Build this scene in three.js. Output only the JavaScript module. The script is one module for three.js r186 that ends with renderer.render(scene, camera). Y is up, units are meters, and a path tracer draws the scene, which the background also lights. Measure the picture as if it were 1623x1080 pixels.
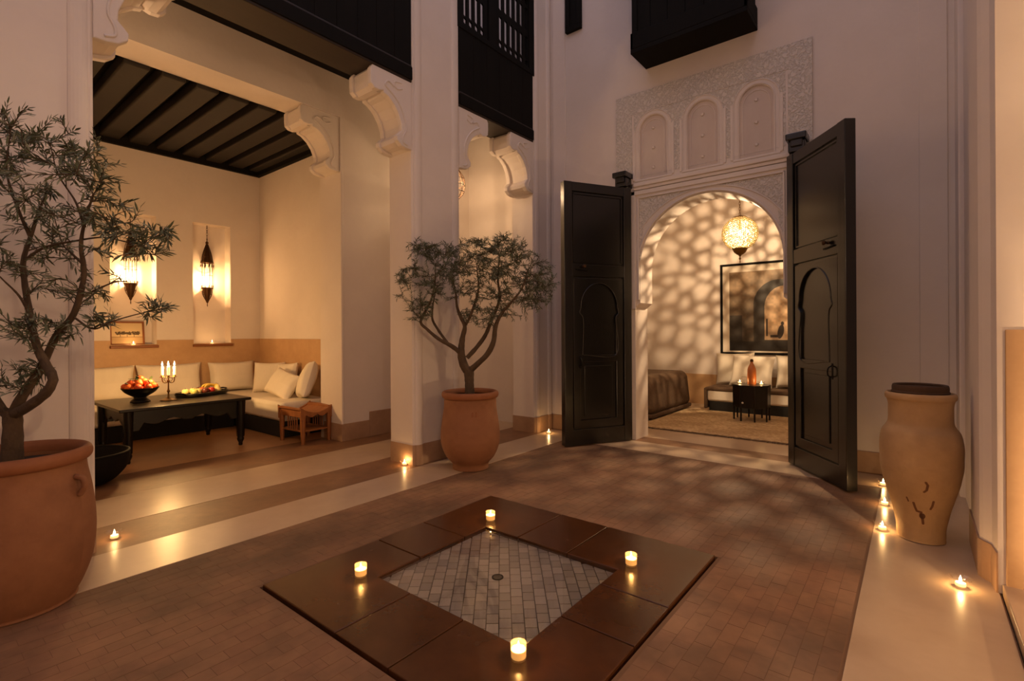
import * as THREE from 'three';
import { mergeGeometries } from 'three/addons/utils/BufferGeometryUtils.js';
import { RoundedBoxGeometry } from 'three/addons/geometries/RoundedBoxGeometry.js';

// ------------------------------------------------------------------ camera, sky, exposure
const scene = new THREE.Scene();
const camera = new THREE.PerspectiveCamera(2 * Math.atan(540 / 795) * 180 / Math.PI, 1623 / 1080, 0.05, 200);
camera.position.set(0, 1.25, 0);
camera.rotation.order = 'YXZ';
camera.rotation.set(0, 38.8 * Math.PI / 180, -0.0056);
camera.setViewOffset(1623, 1080, 0, 14, 1623, 1080);
const SKY = new THREE.Color().setRGB(0.585, 0.52, 0.655);
scene.background = SKY.clone();                         // flat dusk sky over the open court
const renderer = new THREE.WebGLRenderer({ antialias: true });
renderer.toneMapping = THREE.LinearToneMapping;
renderer.toneMappingExposure = 1.0;
renderer.shadowMap.enabled = true;
const WARM = new THREE.Color().setRGB(1.0, 0.56, 0.22), FLAME = new THREE.Color().setRGB(1.0, 0.56, 0.20), LAMPC = new THREE.Color().setRGB(1.0, 0.64, 0.34), GLOBE = new THREE.Color().setRGB(1.0, 0.70, 0.40);
const POWER = { tea: 0.055, votive: 0.07, taper: 0.82, sconce: 1.25, globe: 17, passage: 1.8, side: 2.6, wall: 3, floor: 5, arcade: 2.5 };

// ------------------------------------------------------------------ random, noise, textures
const JAR_U = 0.5;
function rng(seed) { let a = seed | 0; return () => { a = (a + 0x6d2b79f5) | 0; let t = Math.imul(a ^ (a >>> 15), 1 | a); t = (t + Math.imul(t ^ (t >>> 7), 61 | t)) ^ t; return ((t ^ (t >>> 14)) >>> 0) / 4294967296; }; }
function lattice(seed, n) { const r = rng(seed), g = new Float32Array(n * n); for (let i = 0; i < n * n; i++) g[i] = r(); return g; }
function field(size, octaves, seed, stretch = [1, 1]) {   // tileable value noise in 0..1; octaves = [[cells, weight], ...]
  const out = new Float32Array(size * size);
  octaves.forEach(([cells, weight], k) => {
    const cx = Math.max(1, Math.round(cells * stretch[0])), cy = Math.max(1, Math.round(cells * stretch[1])), n = Math.max(cx, cy), g = lattice(seed + 101 * k, n);
    for (let y = 0; y < size; y++) for (let x = 0; x < size; x++) {
      const u = x / size * cx, v = y / size * cy, i = Math.floor(u), j = Math.floor(v); let a = u - i, b = v - j; a = a * a * (3 - 2 * a); b = b * b * (3 - 2 * b);
      const i1 = (i + 1) % cx, j1 = (j + 1) % cy;
      out[y * size + x] += weight * ((g[j * n + i] * (1 - a) + g[j * n + i1] * a) * (1 - b) + (g[j1 * n + i] * (1 - a) + g[j1 * n + i1] * a) * b);
    }
  });
  return out;
}
function finish(t, metres) { t.wrapS = t.wrapT = THREE.RepeatWrapping; t.magFilter = THREE.LinearFilter; t.repeat.set(1 / metres, 1 / metres); t.needsUpdate = true; return t; }
function colourMap(size, metres, fn) {
  const d = new Uint8Array(size * size * 4);
  for (let i = 0; i < size * size; i++) { const c = fn(i); for (let k = 0; k < 3; k++) d[i * 4 + k] = Math.max(0, Math.min(255, c[k])); d[i * 4 + 3] = 255; }
  const t = new THREE.DataTexture(d, size, size); t.colorSpace = THREE.SRGBColorSpace; return finish(t, metres);
}
function greyMap(size, metres, fn) {
  const d = new Uint8Array(size * size * 4);
  for (let i = 0; i < size * size; i++) { const c = Math.max(0, Math.min(255, fn(i) * 255)); d[i * 4] = d[i * 4 + 1] = d[i * 4 + 2] = c; d[i * 4 + 3] = 255; }
  return finish(new THREE.DataTexture(d, size, size), metres);
}
const mix = (a, b, t) => [a[0] + (b[0] - a[0]) * t, a[1] + (b[1] - a[1]) * t, a[2] + (b[2] - a[2]) * t];
const N1 = field(512, [[4, .4], [9, .3], [22, .2], [70, .1]], 7), N2 = field(512, [[6, .35], [14, .3], [40, .2], [120, .15]], 23), NW = field(512, [[3, .3], [10, .4], [40, .3]], 41, [1, .18]);
const std = (o) => new THREE.MeshPhysicalMaterial({ roughness: 0.85, ...o });
const bumpPlaster = greyMap(512, 2.0, (i) => N1[i]);
const M = {};
M.plaster = std({ map: colourMap(512, 2.6, (i) => mix([216, 204, 194], [229, 217, 208], N1[i])), bumpMap: bumpPlaster, bumpScale: 0.006, roughness: 0.8 });
M.dado = std({ map: colourMap(512, 1.6, (i) => mix([176, 138, 98], [200, 162, 120], N2[i])), roughness: 0.55 });
M.plinth = std({ map: colourMap(512, 1.2, (i) => mix([150, 116, 90], [180, 146, 116], N2[i])), roughness: 0.6 });
M.strip = std({ map: colourMap(512, 1.8, (i) => mix([172, 145, 117], [202, 178, 150], N1[i])), roughness: 0.3 });
M.brown = std({ map: colourMap(512, 1.1, (i) => mix([104, 72, 48], [146, 104, 72], N2[i])), roughness: 0.45 });
M.alcoveFloor = std({ map: colourMap(512, 1.3, (i) => mix([156, 112, 72], [192, 144, 98], N1[i])), roughness: 0.35 });
M.mortar = std({ map: colourMap(256, 0.7, (i) => mix([110, 82, 59], [134, 100, 73], N2[i])), roughness: 0.95 });
M.brick = [[136, 100, 72], [133, 98, 70], [138, 102, 73], [134, 97, 70]].map((c, k) => std({ map: colourMap(512, 2.4, (i) => mix(c.map((v) => v * 0.76), c.map((v) => v * 1.18), Math.min(1, Math.max(0, 1.5 * N1[i] + 0.7 * N2[i] - 0.6)))), roughness: 0.7, bumpMap: greyMap(256, 0.5, (i) => N2[i]), bumpScale: 0.002 }));
M.basin = std({ map: colourMap(512, 1.0, (i) => mix([62, 35, 17], [94, 56, 29], N1[i])), roughnessMap: greyMap(512, 0.8, (i) => 0.5 + 0.5 * N2[i]), roughness: 0.3 });
M.tile = [[176, 160, 140], [166, 150, 130], [186, 170, 150], [158, 144, 128]].map((c) => std({ color: new THREE.Color(`rgb(${c})`), roughness: 0.4 }));
M.grout = std({ color: 0x6b5c4c, roughness: 0.9 });
M.darkWood = std({ map: colourMap(512, 0.9, (i) => mix([14, 12, 9], [24, 20, 15], NW[i])), roughness: 0.75, specularIntensity: 0.25, bumpMap: greyMap(256, 0.6, (i) => NW[i]), bumpScale: 0.001 });
M.doorWood = std({ map: colourMap(512, 0.9, (i) => mix([10, 9, 6], [20, 17, 11], NW[i])), roughness: 0.24, ior: 1.7, bumpMap: greyMap(256, 0.6, (i) => NW[i]), bumpScale: 0.0004 });
M.boardWood = std({ map: colourMap(512, 0.9, (i) => mix([27, 18, 10], [46, 31, 17], NW[i])), roughness: 0.6 });
M.beamWood = std({ map: colourMap(512, 0.9, (i) => mix([17, 12, 7], [31, 21, 12], NW[i])), roughness: 0.7 });
M.tableWood = std({ specularIntensity: 0.6,  map: colourMap(512, 0.8, (i) => mix([15, 11, 7], [26, 20, 12], NW[i])), roughness: 0.3 });
M.stoolWood = std({ map: colourMap(512, 0.5, (i) => mix([120, 70, 32], [160, 98, 50], NW[i])), roughness: 0.5 });
M.shelfWood = std({ map: colourMap(256, 0.5, (i) => mix([110, 60, 26], [140, 84, 40], NW[i])), roughness: 0.5 });
M.linen = std({ map: colourMap(256, 0.4, (i) => mix([216, 204, 186], [232, 222, 206], N2[i])), roughness: 0.95, bumpMap: greyMap(256, 0.05, (i) => N2[i]), bumpScale: 0.0006 });
M.throw = std({ map: colourMap(256, 0.35, (i) => mix([70, 52, 38], [112, 88, 66], N2[i])), roughness: 0.95, bumpMap: greyMap(256, 0.12, (i) => N2[i]), bumpScale: 0.006 });
M.fabricDark = std({ color: 0x17130f, roughness: 0.9 });
M.clay = std({ map: colourMap(512, 0.8, (i) => mix([122, 78, 50], [156, 106, 72], N1[i])), bumpMap: greyMap(256, 0.5, (i) => N2[i]), bumpScale: 0.003, roughness: 0.85 });
M.clayRim = std({ map: colourMap(256, 0.5, (i) => mix([126, 74, 42], [156, 98, 60], N2[i])), roughness: 0.75 });
M.soil = std({ color: 0x2c1f16, roughness: 1 });
M.bark = std({ map: colourMap(256, 0.12, (i) => mix([66, 50, 36], [104, 84, 62], N2[i])), bumpMap: greyMap(256, 0.1, (i) => N2[i]), bumpScale: 0.005, roughness: 0.95 });
M.leaf = std({ vertexColors: true, roughness: 0.6, side: THREE.DoubleSide });
M.iron = std({ color: 0x16130f, roughness: 0.5, metalness: 0.7 });
M.brass = std({ color: 0x7a5a2c, roughness: 0.4, metalness: 0.85 });
M.bronze = std({ color: 0x4a3018, roughness: 0.45, metalness: 0.7 });
M.glass = std({ color: 0xffffff, transmission: 1, thickness: 0, roughness: 0.05, ior: 1.45 });
M.wax = std({ color: 0xf3e6cc, roughness: 0.5, emissive: FLAME, emissiveIntensity: 0.9 });
M.waxTaper = std({ color: 0xf6ecd6, roughness: 0.5, emissive: FLAME, emissiveIntensity: 1.3 });
M.flame = std({ color: 0x332210, emissive: new THREE.Color().setRGB(1, 0.76, 0.4), emissiveIntensity: 9 });
M.wick = std({ color: 0x1a120c, roughness: 1 });
M.bulb = std({ color: 0x332210, emissive: new THREE.Color().setRGB(1, 0.8, 0.46), emissiveIntensity: 8 });
M.net = std({ color: new THREE.Color().setRGB(0.24, 0.205, 0.135), roughness: 0.9, transmission: 0.5, thickness: 0 });
M.water = std({ color: 0xffffff, transmission: 1, thickness: 0.05, roughness: 0.02, ior: 1.33 });

// ------------------------------------------------------------------ builders
const counts = {};
function numbered(n) { const k = counts[n] = (counts[n] ?? -1) + 1; return k ? `${n}_${String(k).padStart(3, '0')}` : n; }
function clean(g) { g = g.index ? g.toNonIndexed() : g; for (const k of Object.keys(g.attributes)) if (!['position', 'normal', 'uv'].includes(k)) g.deleteAttribute(k); if (!g.attributes.normal) g.computeVertexNormals(); if (!g.attributes.uv) g.setAttribute('uv', new THREE.BufferAttribute(new Float32Array(g.attributes.position.count * 2), 2)); return g; }
function metric(g) {   // uv in metres, by the face's main direction
  g = clean(g); const p = g.attributes.position, uv = g.attributes.uv;
  const a = new THREE.Vector3(), b = new THREE.Vector3(), c = new THREE.Vector3(), n = new THREE.Vector3();
  for (let i = 0; i < p.count; i += 3) {
    a.fromBufferAttribute(p, i); b.fromBufferAttribute(p, i + 1); c.fromBufferAttribute(p, i + 2); n.copy(b).sub(a).cross(c.clone().sub(a));
    const ax = Math.abs(n.x), ay = Math.abs(n.y), az = Math.abs(n.z);
    [a, b, c].forEach((v, k) => (ay >= ax && ay >= az ? uv.setXY(i + k, v.x, v.z) : ax >= az ? uv.setXY(i + k, v.z, v.y) : uv.setXY(i + k, v.x, v.y)));
  }
  return g;
}
function join(list) { list = (Array.isArray(list) ? list : [list]).map(metric); return list.length === 1 ? list[0] : mergeGeometries(list); }
function obj(name, geos, m, parent = scene) {
  const o = new THREE.Mesh(geos.isBufferGeometry && geos.userData.ready ? geos : join(geos), m);
  o.name = parent === scene ? numbered(name) : name; o.castShadow = o.receiveShadow = true; parent.add(o); return o;
}
function ready(g) { g = join(g); g.userData.ready = true; return g; }
function tag(o, label, category, group, kind) { o.userData.label = label; if (category) o.userData.category = category; if (group) o.userData.group = group; if (kind) o.userData.kind = kind; return o; }
function thing(name, label, category, [x, y, z] = [0, 0, 0], turn = 0, group) { const o = new THREE.Group(); o.name = numbered(name); o.position.set(x, y, z); o.rotation.y = turn; scene.add(o); return tag(o, label, category, group); }
function struct(name, label, category) { const o = new THREE.Group(); o.name = name; scene.add(o); return tag(o, label, category, null, 'structure'); }
function dup(o, label, [x, y, z], turn = 0) { const c = o.clone(); c.name = numbered(o.name.replace(/_\d+$/, '')); c.userData = { ...o.userData, label }; c.position.set(x, y, z); c.rotation.y = turn; scene.add(c); return c; }
const T = (g, x, y, z) => g.translate(x, y, z);
const box = (x0, x1, y0, y1, z0, z1, r = 0) => T(r ? new RoundedBoxGeometry(x1 - x0, y1 - y0, z1 - z0, 2, r) : new THREE.BoxGeometry(x1 - x0, y1 - y0, z1 - z0), (x0 + x1) / 2, (y0 + y1) / 2, (z0 + z1) / 2);
const shape = (pts, holes = []) => { const s = new THREE.Shape(pts.map((p) => new THREE.Vector2(...p))); for (const h of holes) s.holes.push(new THREE.Path(h.map((p) => new THREE.Vector2(...p)))); return s; };
const rect = (a0, a1, b0, b1) => [[a0, b0], [a1, b0], [a1, b1], [a0, b1]];
const extrude = (s, depth, bevel = 0) => { const g = new THREE.ExtrudeGeometry(s, { depth: depth - 2 * bevel, bevelEnabled: bevel > 0, bevelThickness: bevel, bevelSize: bevel, bevelOffset: -bevel, bevelSegments: 2, curveSegments: 24 }); return bevel ? T(g, 0, 0, bevel) : g; };
const slabZ = (s, z0, z1, bevel) => T(extrude(s, z1 - z0, bevel), 0, 0, z0);                                   // shape in (x, y)
const slabX = (s, x0, x1, bevel) => T(extrude(s, x1 - x0, bevel).rotateY(Math.PI / 2), x0, 0, 0);            // shape in (-z, y)
const slabY = (s, y0, y1, bevel) => T(extrude(s, y1 - y0, bevel).rotateX(-Math.PI / 2), 0, y0, 0);            // shape in (x, -z)
const lathe = (pts, seg = 40) => new THREE.LatheGeometry(pts.map((p) => new THREE.Vector2(...p)), seg);
const smooth = (pts, n = 40) => new THREE.SplineCurve(pts.map((p) => new THREE.Vector2(...p))).getPoints(n).map((v) => [Math.max(v.x, 0.0005), v.y]);
const V3 = (p) => new THREE.Vector3(...p);
const rod = (pts, r, seg = 24, rs = 8) => new THREE.TubeGeometry(new THREE.CatmullRomCurve3(pts.map(V3)), seg, r, rs);
function limb(pts, radii, rings = 24, sides = 8, jitter = 0, seed = 1) {   // tapering swept tube with a closed tip
  const c = new THREE.CatmullRomCurve3(pts.map(V3)), fr = c.computeFrenetFrames(rings, false), P = [], N = [], U = [], I = [], R = rng(seed);
  for (let i = 0; i <= rings; i++) {
    const t = i / rings, p = c.getPointAt(t), k = t * (radii.length - 1), k0 = Math.min(Math.floor(k), radii.length - 2), r = (radii[k0] + (radii[k0 + 1] - radii[k0]) * (k - k0)) * (1 + jitter * (R() - 0.5));
    for (let j = 0; j <= sides; j++) { const a = j / sides * 2 * Math.PI, d = fr.normals[i].clone().multiplyScalar(Math.cos(a)).addScaledVector(fr.binormals[i], Math.sin(a)); P.push(p.x + d.x * r, p.y + d.y * r, p.z + d.z * r); N.push(d.x, d.y, d.z); U.push(j / sides * 0.3, t); }
  }
  for (let i = 0; i < rings; i++) for (let j = 0; j < sides; j++) { const a = i * (sides + 1) + j, b = a + sides + 1; I.push(a, a + 1, b, b, a + 1, b + 1); }
  const g = new THREE.BufferGeometry(); g.setAttribute('position', new THREE.Float32BufferAttribute(P, 3)); g.setAttribute('normal', new THREE.Float32BufferAttribute(N, 3)); g.setAttribute('uv', new THREE.Float32BufferAttribute(U, 2)); g.setIndex(I); return g;
}
function glow(parent, colour, intensity, [x, y, z], radius = 0.5) { const l = new THREE.PointLight(colour, intensity); l.position.set(x, y, z); l.castShadow = true; l.shadow.radius = radius; parent.add(l); return l; }

// ------------------------------------------------------------------ setting: plan numbers (metres; court x -3.65..0.25, back wall z -5.37)
const XL = -3.65, XR = 0.25, ZB = -5.37, TOP = 7.2, XI = -5.12, XJ = -5.5, XA = -7.8, ZE = -3.56;

// back wall with the arched doorway
const arch = (cx, hw, y0, yc, rise = hw, n = 28) => { const p = [[cx + hw, y0]]; for (let i = 0; i <= n; i++) { const a = i / n * Math.PI; p.push([cx + hw * Math.cos(a), yc + rise * Math.sin(a)]); } p.push([cx - hw, y0]); return p; };
const DX = -1.71;
{
  const w = struct('wall_back', 'tall pale plaster end wall of the court around the arched doorway', 'wall');
  const hole = [[DX + 0.79, 0], [DX + 0.79, 1.52], ...arch(DX, 0.73, 1.57, 1.955, 0.735).slice(0, -1), [DX - 0.73, 1.57], [DX - 0.79, 1.52], [DX - 0.79, 0]];
  const outline = [[-5.6, 0], [DX - 0.79, 0], [DX - 0.79, 1.52], [DX - 0.73, 1.57], ...arch(DX, 0.73, 1.57, 1.955, 0.735).slice(1, -1).reverse(), [DX + 0.73, 1.57], [DX + 0.79, 1.52], [DX + 0.79, 0], [2.6, 0], [2.6, TOP], [-5.6, TOP]];
  obj('wall_face', slabZ(shape(outline), ZB - 0.33, ZB), M.plaster, w);
  for (const s of [-1, 1]) { const c = -1.70 + s * 1.82; obj('pilaster_strip', box(c - 0.09, c + 0.09, 0.19, TOP, ZB - 0.01, ZB + 0.014, 0.004), M.plaster, w); }
  obj('plinth', [box(XL, -2.56, 0, 0.185, ZB - 0.01, ZB + 0.012, 0.004), box(-0.86, XR, 0, 0.185, ZB - 0.01, ZB + 0.012, 0.004)], M.plinth, w);
  // door surround: frame, spandrels with carved relief, ledge
  const fr = shape([[-2.53, 1.6], [-2.53, 2.84], [-0.89, 2.84], [-0.89, 1.6], [DX + 0.745, 1.6], ...arch(DX, 0.745, 1.6, 1.955, 0.75).slice(1, -1), [DX - 0.745, 1.6]]);
  obj('arch_surround', slabZ(fr, ZB - 0.005, ZB + 0.012, 0.003), M.plaster, w);
  const bead = (x0, x1, y0, y1, t) => [box(x0, x1, y1 - t, y1, ZB, ZB + 0.03, 0.006), box(x0, x0 + t, y0, y1, ZB, ZB + 0.03, 0.006), box(x1 - t, x1, y0, y1, ZB, ZB + 0.03, 0.006)];
  obj('surround_frame', [...bead(-2.535, -0.885, 1.5, 2.845, 0.05), ...bead(-2.46, -0.96, 1.6, 2.77, 0.018)], M.plaster, w);
  const ring = []; for (const [r, t] of [[0.755, 0.012], [0.86, 0.008]]) { const p = []; for (let i = 0; i <= 30; i++) { const a = (i / 30) * Math.PI; p.push([DX + r * Math.cos(a), 1.955 + r * Math.sin(a) * (r < 0.8 ? 1 : 0.93), ZB + 0.014]); } ring.push(rod(p, t, 60, 6)); }
  obj('arch_moulding', ring, M.plaster, w);
  obj('ledge_moulding', [box(-2.5, -0.9, 2.85, 2.885, ZB - 0.01, ZB + 0.035, 0.008), box(-2.5, -0.9, 2.885, 2.93, ZB - 0.01, ZB + 0.05, 0.01)], M.plaster, w);
  M.carved = carvedStucco();
  const sp = shape([[-2.44, 2.0], [-2.44, 2.75], [-0.98, 2.75], [-0.98, 2.0], ...arch(DX, 0.87, 2.0, 1.955, 0.81).filter((p) => p[0] < -0.99 && p[0] > -2.43 && p[1] > 2.1)]);
  obj('carved_spandrel', slabZ(sp, ZB + 0.008, ZB + 0.016), M.carved, w);
}
function carvedStucco() {
  const n = 512, W = field(n, [[16, .5], [34, .5]], 88), h = new Float32Array(n * n);
  for (let y = 0; y < n; y++) for (let x = 0; x < n; x++) {
    const u = x / n * 2 * Math.PI, v = y / n * 2 * Math.PI, w = (W[y * n + x] - 0.5) * 6, q = (W[x * n + y] - 0.5) * 6;
    const a = Math.sin(9 * u + w) * Math.cos(9 * v + q) + 0.7 * Math.sin(17 * u - q * 1.5) * Math.sin(17 * v + w * 1.5); h[y * n + x] = Math.min(1, Math.max(0, 0.5 + 1.6 * a));
  }
  return std({ map: colourMap(n, 0.62, (i) => mix([204, 195, 185], [218, 209, 200], h[i])), bumpMap: greyMap(n, 0.62, (i) => h[i]), bumpScale: 0.006, roughness: 0.9 });
}
// carved stucco panel over the door
{
  const p = struct('trim_1', 'carved stucco panel with three blind arches above the doorway', 'stucco panel');
  const A = [[-2.27, 0.155], [-1.73, 0.155], [-1.21, 0.155]];
  const holes = A.map(([c, hw]) => arch(c, hw, 2.97, 3.5, 0.16));
  obj('plain_ground', slabZ(shape(rect(-2.52, -0.93, 2.93, 3.72), holes), ZB - 0.005, ZB + 0.02, 0.003), M.plaster, p);
  obj('carved_border', [slabZ(shape([[-2.72, 2.93], [-2.72, 3.96], [-0.73, 3.96], [-0.73, 2.93], [-0.93, 2.93], [-0.93, 3.72], [-2.52, 3.72], [-2.52, 2.93]]), ZB - 0.005, ZB + 0.024, 0.003),
    ...A.flatMap(([c]) => [])], M.carved, p);
  obj('carved_field', slabZ(shape(rect(-2.5, -0.95, 3.0, 3.715), A.map(([c, hw]) => arch(c, hw + 0.055, 2.95, 3.5, 0.215)).map((h) => h.map(([x, y]) => [x, Math.max(y, 3.001)]))), ZB + 0.018, ZB + 0.023), M.carved, p);
  for (const [c, hw] of A) {
    const f = []; for (const r of [0.0, 0.04]) { const q = arch(c, hw + 0.012 + r, 2.96, 3.5, 0.172 + r).map(([x, y]) => [x, y, ZB + 0.022]); f.push(rod(q, 0.006, 80, 6)); }
    f.push(box(c - hw - 0.06, c + hw + 0.06, 2.945, 2.965, ZB, ZB + 0.03, 0.005));
    f.push(...[-1, 1].map((s) => box(c + s * 0.225 - 0.014, c + s * 0.225 + 0.014, 2.96, 3.52, ZB, ZB + 0.032, 0.006)));
    obj('arch_frame', f, M.plaster, p);
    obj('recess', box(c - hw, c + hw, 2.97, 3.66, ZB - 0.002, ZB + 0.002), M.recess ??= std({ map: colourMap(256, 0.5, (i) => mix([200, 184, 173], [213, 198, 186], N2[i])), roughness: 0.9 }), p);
    const pin = shape(arch(c, hw - 0.028, 3.0, 3.48, 0.135)); obj('inner_line', rod(arch(c, hw - 0.03, 3.0, 3.48, 0.135).map(([x, y]) => [x, y, ZB + 0.004]), 0.004, 70, 6), M.plaster, p);
    for (const y of [3.08, 3.3, 3.52]) { const s = []; for (let k = 0; k < 16; k++) { const a = k / 16 * 2 * Math.PI, r = k % 2 ? 0.009 : 0.02; s.push([c + r * Math.cos(a), y + r * Math.sin(a)]); } obj('rosette', slabZ(shape(s), ZB + 0.001, ZB + 0.012), M.plaster, p); }
  }
}
// corbel bracket: reach along +x, height 0.63 along y, width along z
function corbelGeo(w = 0.34, k = 1) {
  const prof = [[0, 0], [0.06, 0], [0.12, 0.012], [0.165, 0.05], [0.17, 0.09], [0.14, 0.125], [0.115, 0.15], [0.12, 0.21], [0.15, 0.29], [0.2, 0.36], [0.265, 0.41], [0.31, 0.425], [0.315, 0.445], [0.36, 0.43], [0.41, 0.435], [0.445, 0.465], [0.45, 0.52], [0.45, 0.6], [0.43, 0.63], [0, 0.63]].map(([a, b]) => [a * k, b]);
  const inner = prof.map(([a, b], i) => (i === 0 || i === prof.length - 1 ? [a, b] : [Math.max(a - 0.022, 0), b + (b < 0.05 ? 0.018 : 0)]));
  const s = shape(prof), e = 0.055, list = [];
  for (const [z0, z1] of [[-w / 2, -w / 2 + e], [w / 2 - e, w / 2]]) list.push(slabZ(s, z0, z1, 0.008));
  list.push(slabZ(shape(inner), -w / 2 + e - 0.002, w / 2 - e + 0.002));
  for (const q of [-1, 1]) {
    const z = q * (w / 2 + 0.001);
    list.push(rod([[0.05 * k, 0.03, z], [0.1 * k, 0.05, z], [0.1 * k, 0.1, z], [0.07 * k, 0.16, z], [0.075 * k, 0.24, z], [0.11 * k, 0.33, z], [0.17 * k, 0.41, z], [0.25 * k, 0.47, z], [0.3 * k, 0.5, z], [0.27 * k, 0.545, z], [0.2 * k, 0.52, z]], 0.009, 50, 6));
    list.push(rod([[0.12 * k, 0.58, z], [0.2 * k, 0.56, z], [0.17 * k, 0.51, z], [0.11 * k, 0.53, z]], 0.007, 24, 6));
  }
  return ready(list);
}
const corbelA = corbelGeo(0.33), corbelB = corbelGeo(0.36, 1.05);
function corbel(parent, geo, x, y, z, turn) { const o = obj('corbel', geo, M.plaster, parent); o.position.set(x, y, z); o.rotation.y = turn; return o; }
const TOZ = -Math.PI / 2, AWAYZ = Math.PI / 2;    // +x to +z, +x to -z

// pillars of the left colonnade: plan with rounded corner beads on the court side
function pillarPlan(d0, d1, x0 = -3.99, x1 = XL, beads = [1, 1]) {     // in (x, depth)
  const p = [[x0, d0]], r = 0.045, b = (d, s) => { for (let i = 0; i <= 8; i++) { const a = i / 8 * Math.PI; p.push([x1 - 0.006 + 0.02 * Math.sin(a), d - s * r * Math.cos(a) * s]); } };
  p.push([x1 - 0.02, d0], [x1 - 0.006, d0 + 0.014]); if (beads[0]) b(d0 + 0.07, 1); if (beads[1]) b(d1 - 0.07, 1); p.push([x1 - 0.006, d1 - 0.014], [x1 - 0.02, d1], [x0, d1]); return shape(p);
}
function pillar(label, d0, d1, corbels) {
  const o = struct(numbered('pillar'), label, 'pillar');
  obj('shaft', slabY(pillarPlan(d0, d1), 0.185, TOP), M.plaster, o);
  obj('plinth', slabY(pillarPlan(d0 - 0.004, d1 + 0.004, -3.994, XL + 0.006), 0, 0.19), M.plinth, o);
  for (const s of corbels) corbel(o, corbelA, -3.82, 2.95, s > 0 ? -d0 : -d1, s > 0 ? TOZ : AWAYZ);
  return o;
}
pillar('plaster pillar behind the large potted tree at the left edge', 0.12, 0.74, [-1]);
pillar('free-standing plaster pillar beside the potted tree in the middle', 3.07, 3.70, [1, -1]);
pillar('plaster half pillar at the far corner of the arcade', 4.98, 5.38, [1]);
{ const w = struct('wall_left', 'pale plaster wall closing the near end of the arcade', 'wall'); obj('wall_face', box(-3.99, XL, 0, TOP, -0.12, 1.75), M.plaster, w); }

// dark timber gallery over the arcade
{
  const g = struct('balcony', 'dark timber gallery front with pierced panels between the pillars', 'balcony');
  for (const [d0, d1] of [[0.74, 3.07], [3.70, 4.98]]) {
    obj('beam', box(-3.98, XL + 0.002, 3.58, 3.74, -d1, -d0, 0.008), M.boardWood, g);
    obj('fascia_rail', box(-3.76, XL + 0.012, 3.6, 3.72, -d1, -d0, 0.006), M.darkWood, g);
    const n = Math.round((d1 - d0) / 0.2), w = (d1 - d0) / n;
    for (let i = 0; i < n; i++) obj('fascia_board', box(-3.72, XL - 0.004, 3.72, 4.42, -(d0 + (i + 1) * w) + 0.001, -(d0 + i * w) - 0.001, 0.004), M.darkWood, g);
    // pierced panels: rows of pointed slots in thick boards
    const pan = d0 > 3 ? [[3.72, 4.16], [4.30, 4.96]] : [[0.76, 1.5], [1.58, 2.3], [2.38, 3.05]];
    for (const [a, b] of pan) {
      const holes = [], k = Math.max(3, Math.floor((b - a - 0.04) / 0.098)), st = (b - a - 0.08) / k;
      for (let i = 0; i < k; i++) for (const [y0, y1] of [[4.5, 4.54], [4.58, 4.83], [4.93, 5.18], [5.24, 5.28]]) { const c = a + 0.04 + st * (i + 0.5), h = Math.min(0.028, st * 0.28); holes.push([[c - h, y0], [c, y0 - 0.012], [c + h, y0], [c + h, y1], [c, y1 + 0.012], [c - h, y1]]); }
      obj('pierced_panel', slabX(shape(rect(a, b, 4.44, 5.34), holes), -3.69, -3.67), M.darkWood, g);
    }
    for (const d of d0 > 3 ? [3.71, 4.23, 4.97] : [0.75, 1.54, 2.34, 3.06]) obj('post', box(-3.74, XL, 4.4, 5.5, -d - 0.06, -d + 0.06, 0.006), M.darkWood, g);
    obj('handrail', box(-3.76, XL + 0.02, 5.34, 5.48, -d1, -d0, 0.008), M.darkWood, g);
    obj('mid_rail', box(-3.72, XL + 0.004, 4.40, 4.46, -d1, -d0, 0.006), M.darkWood, g);
  }
}
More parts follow.
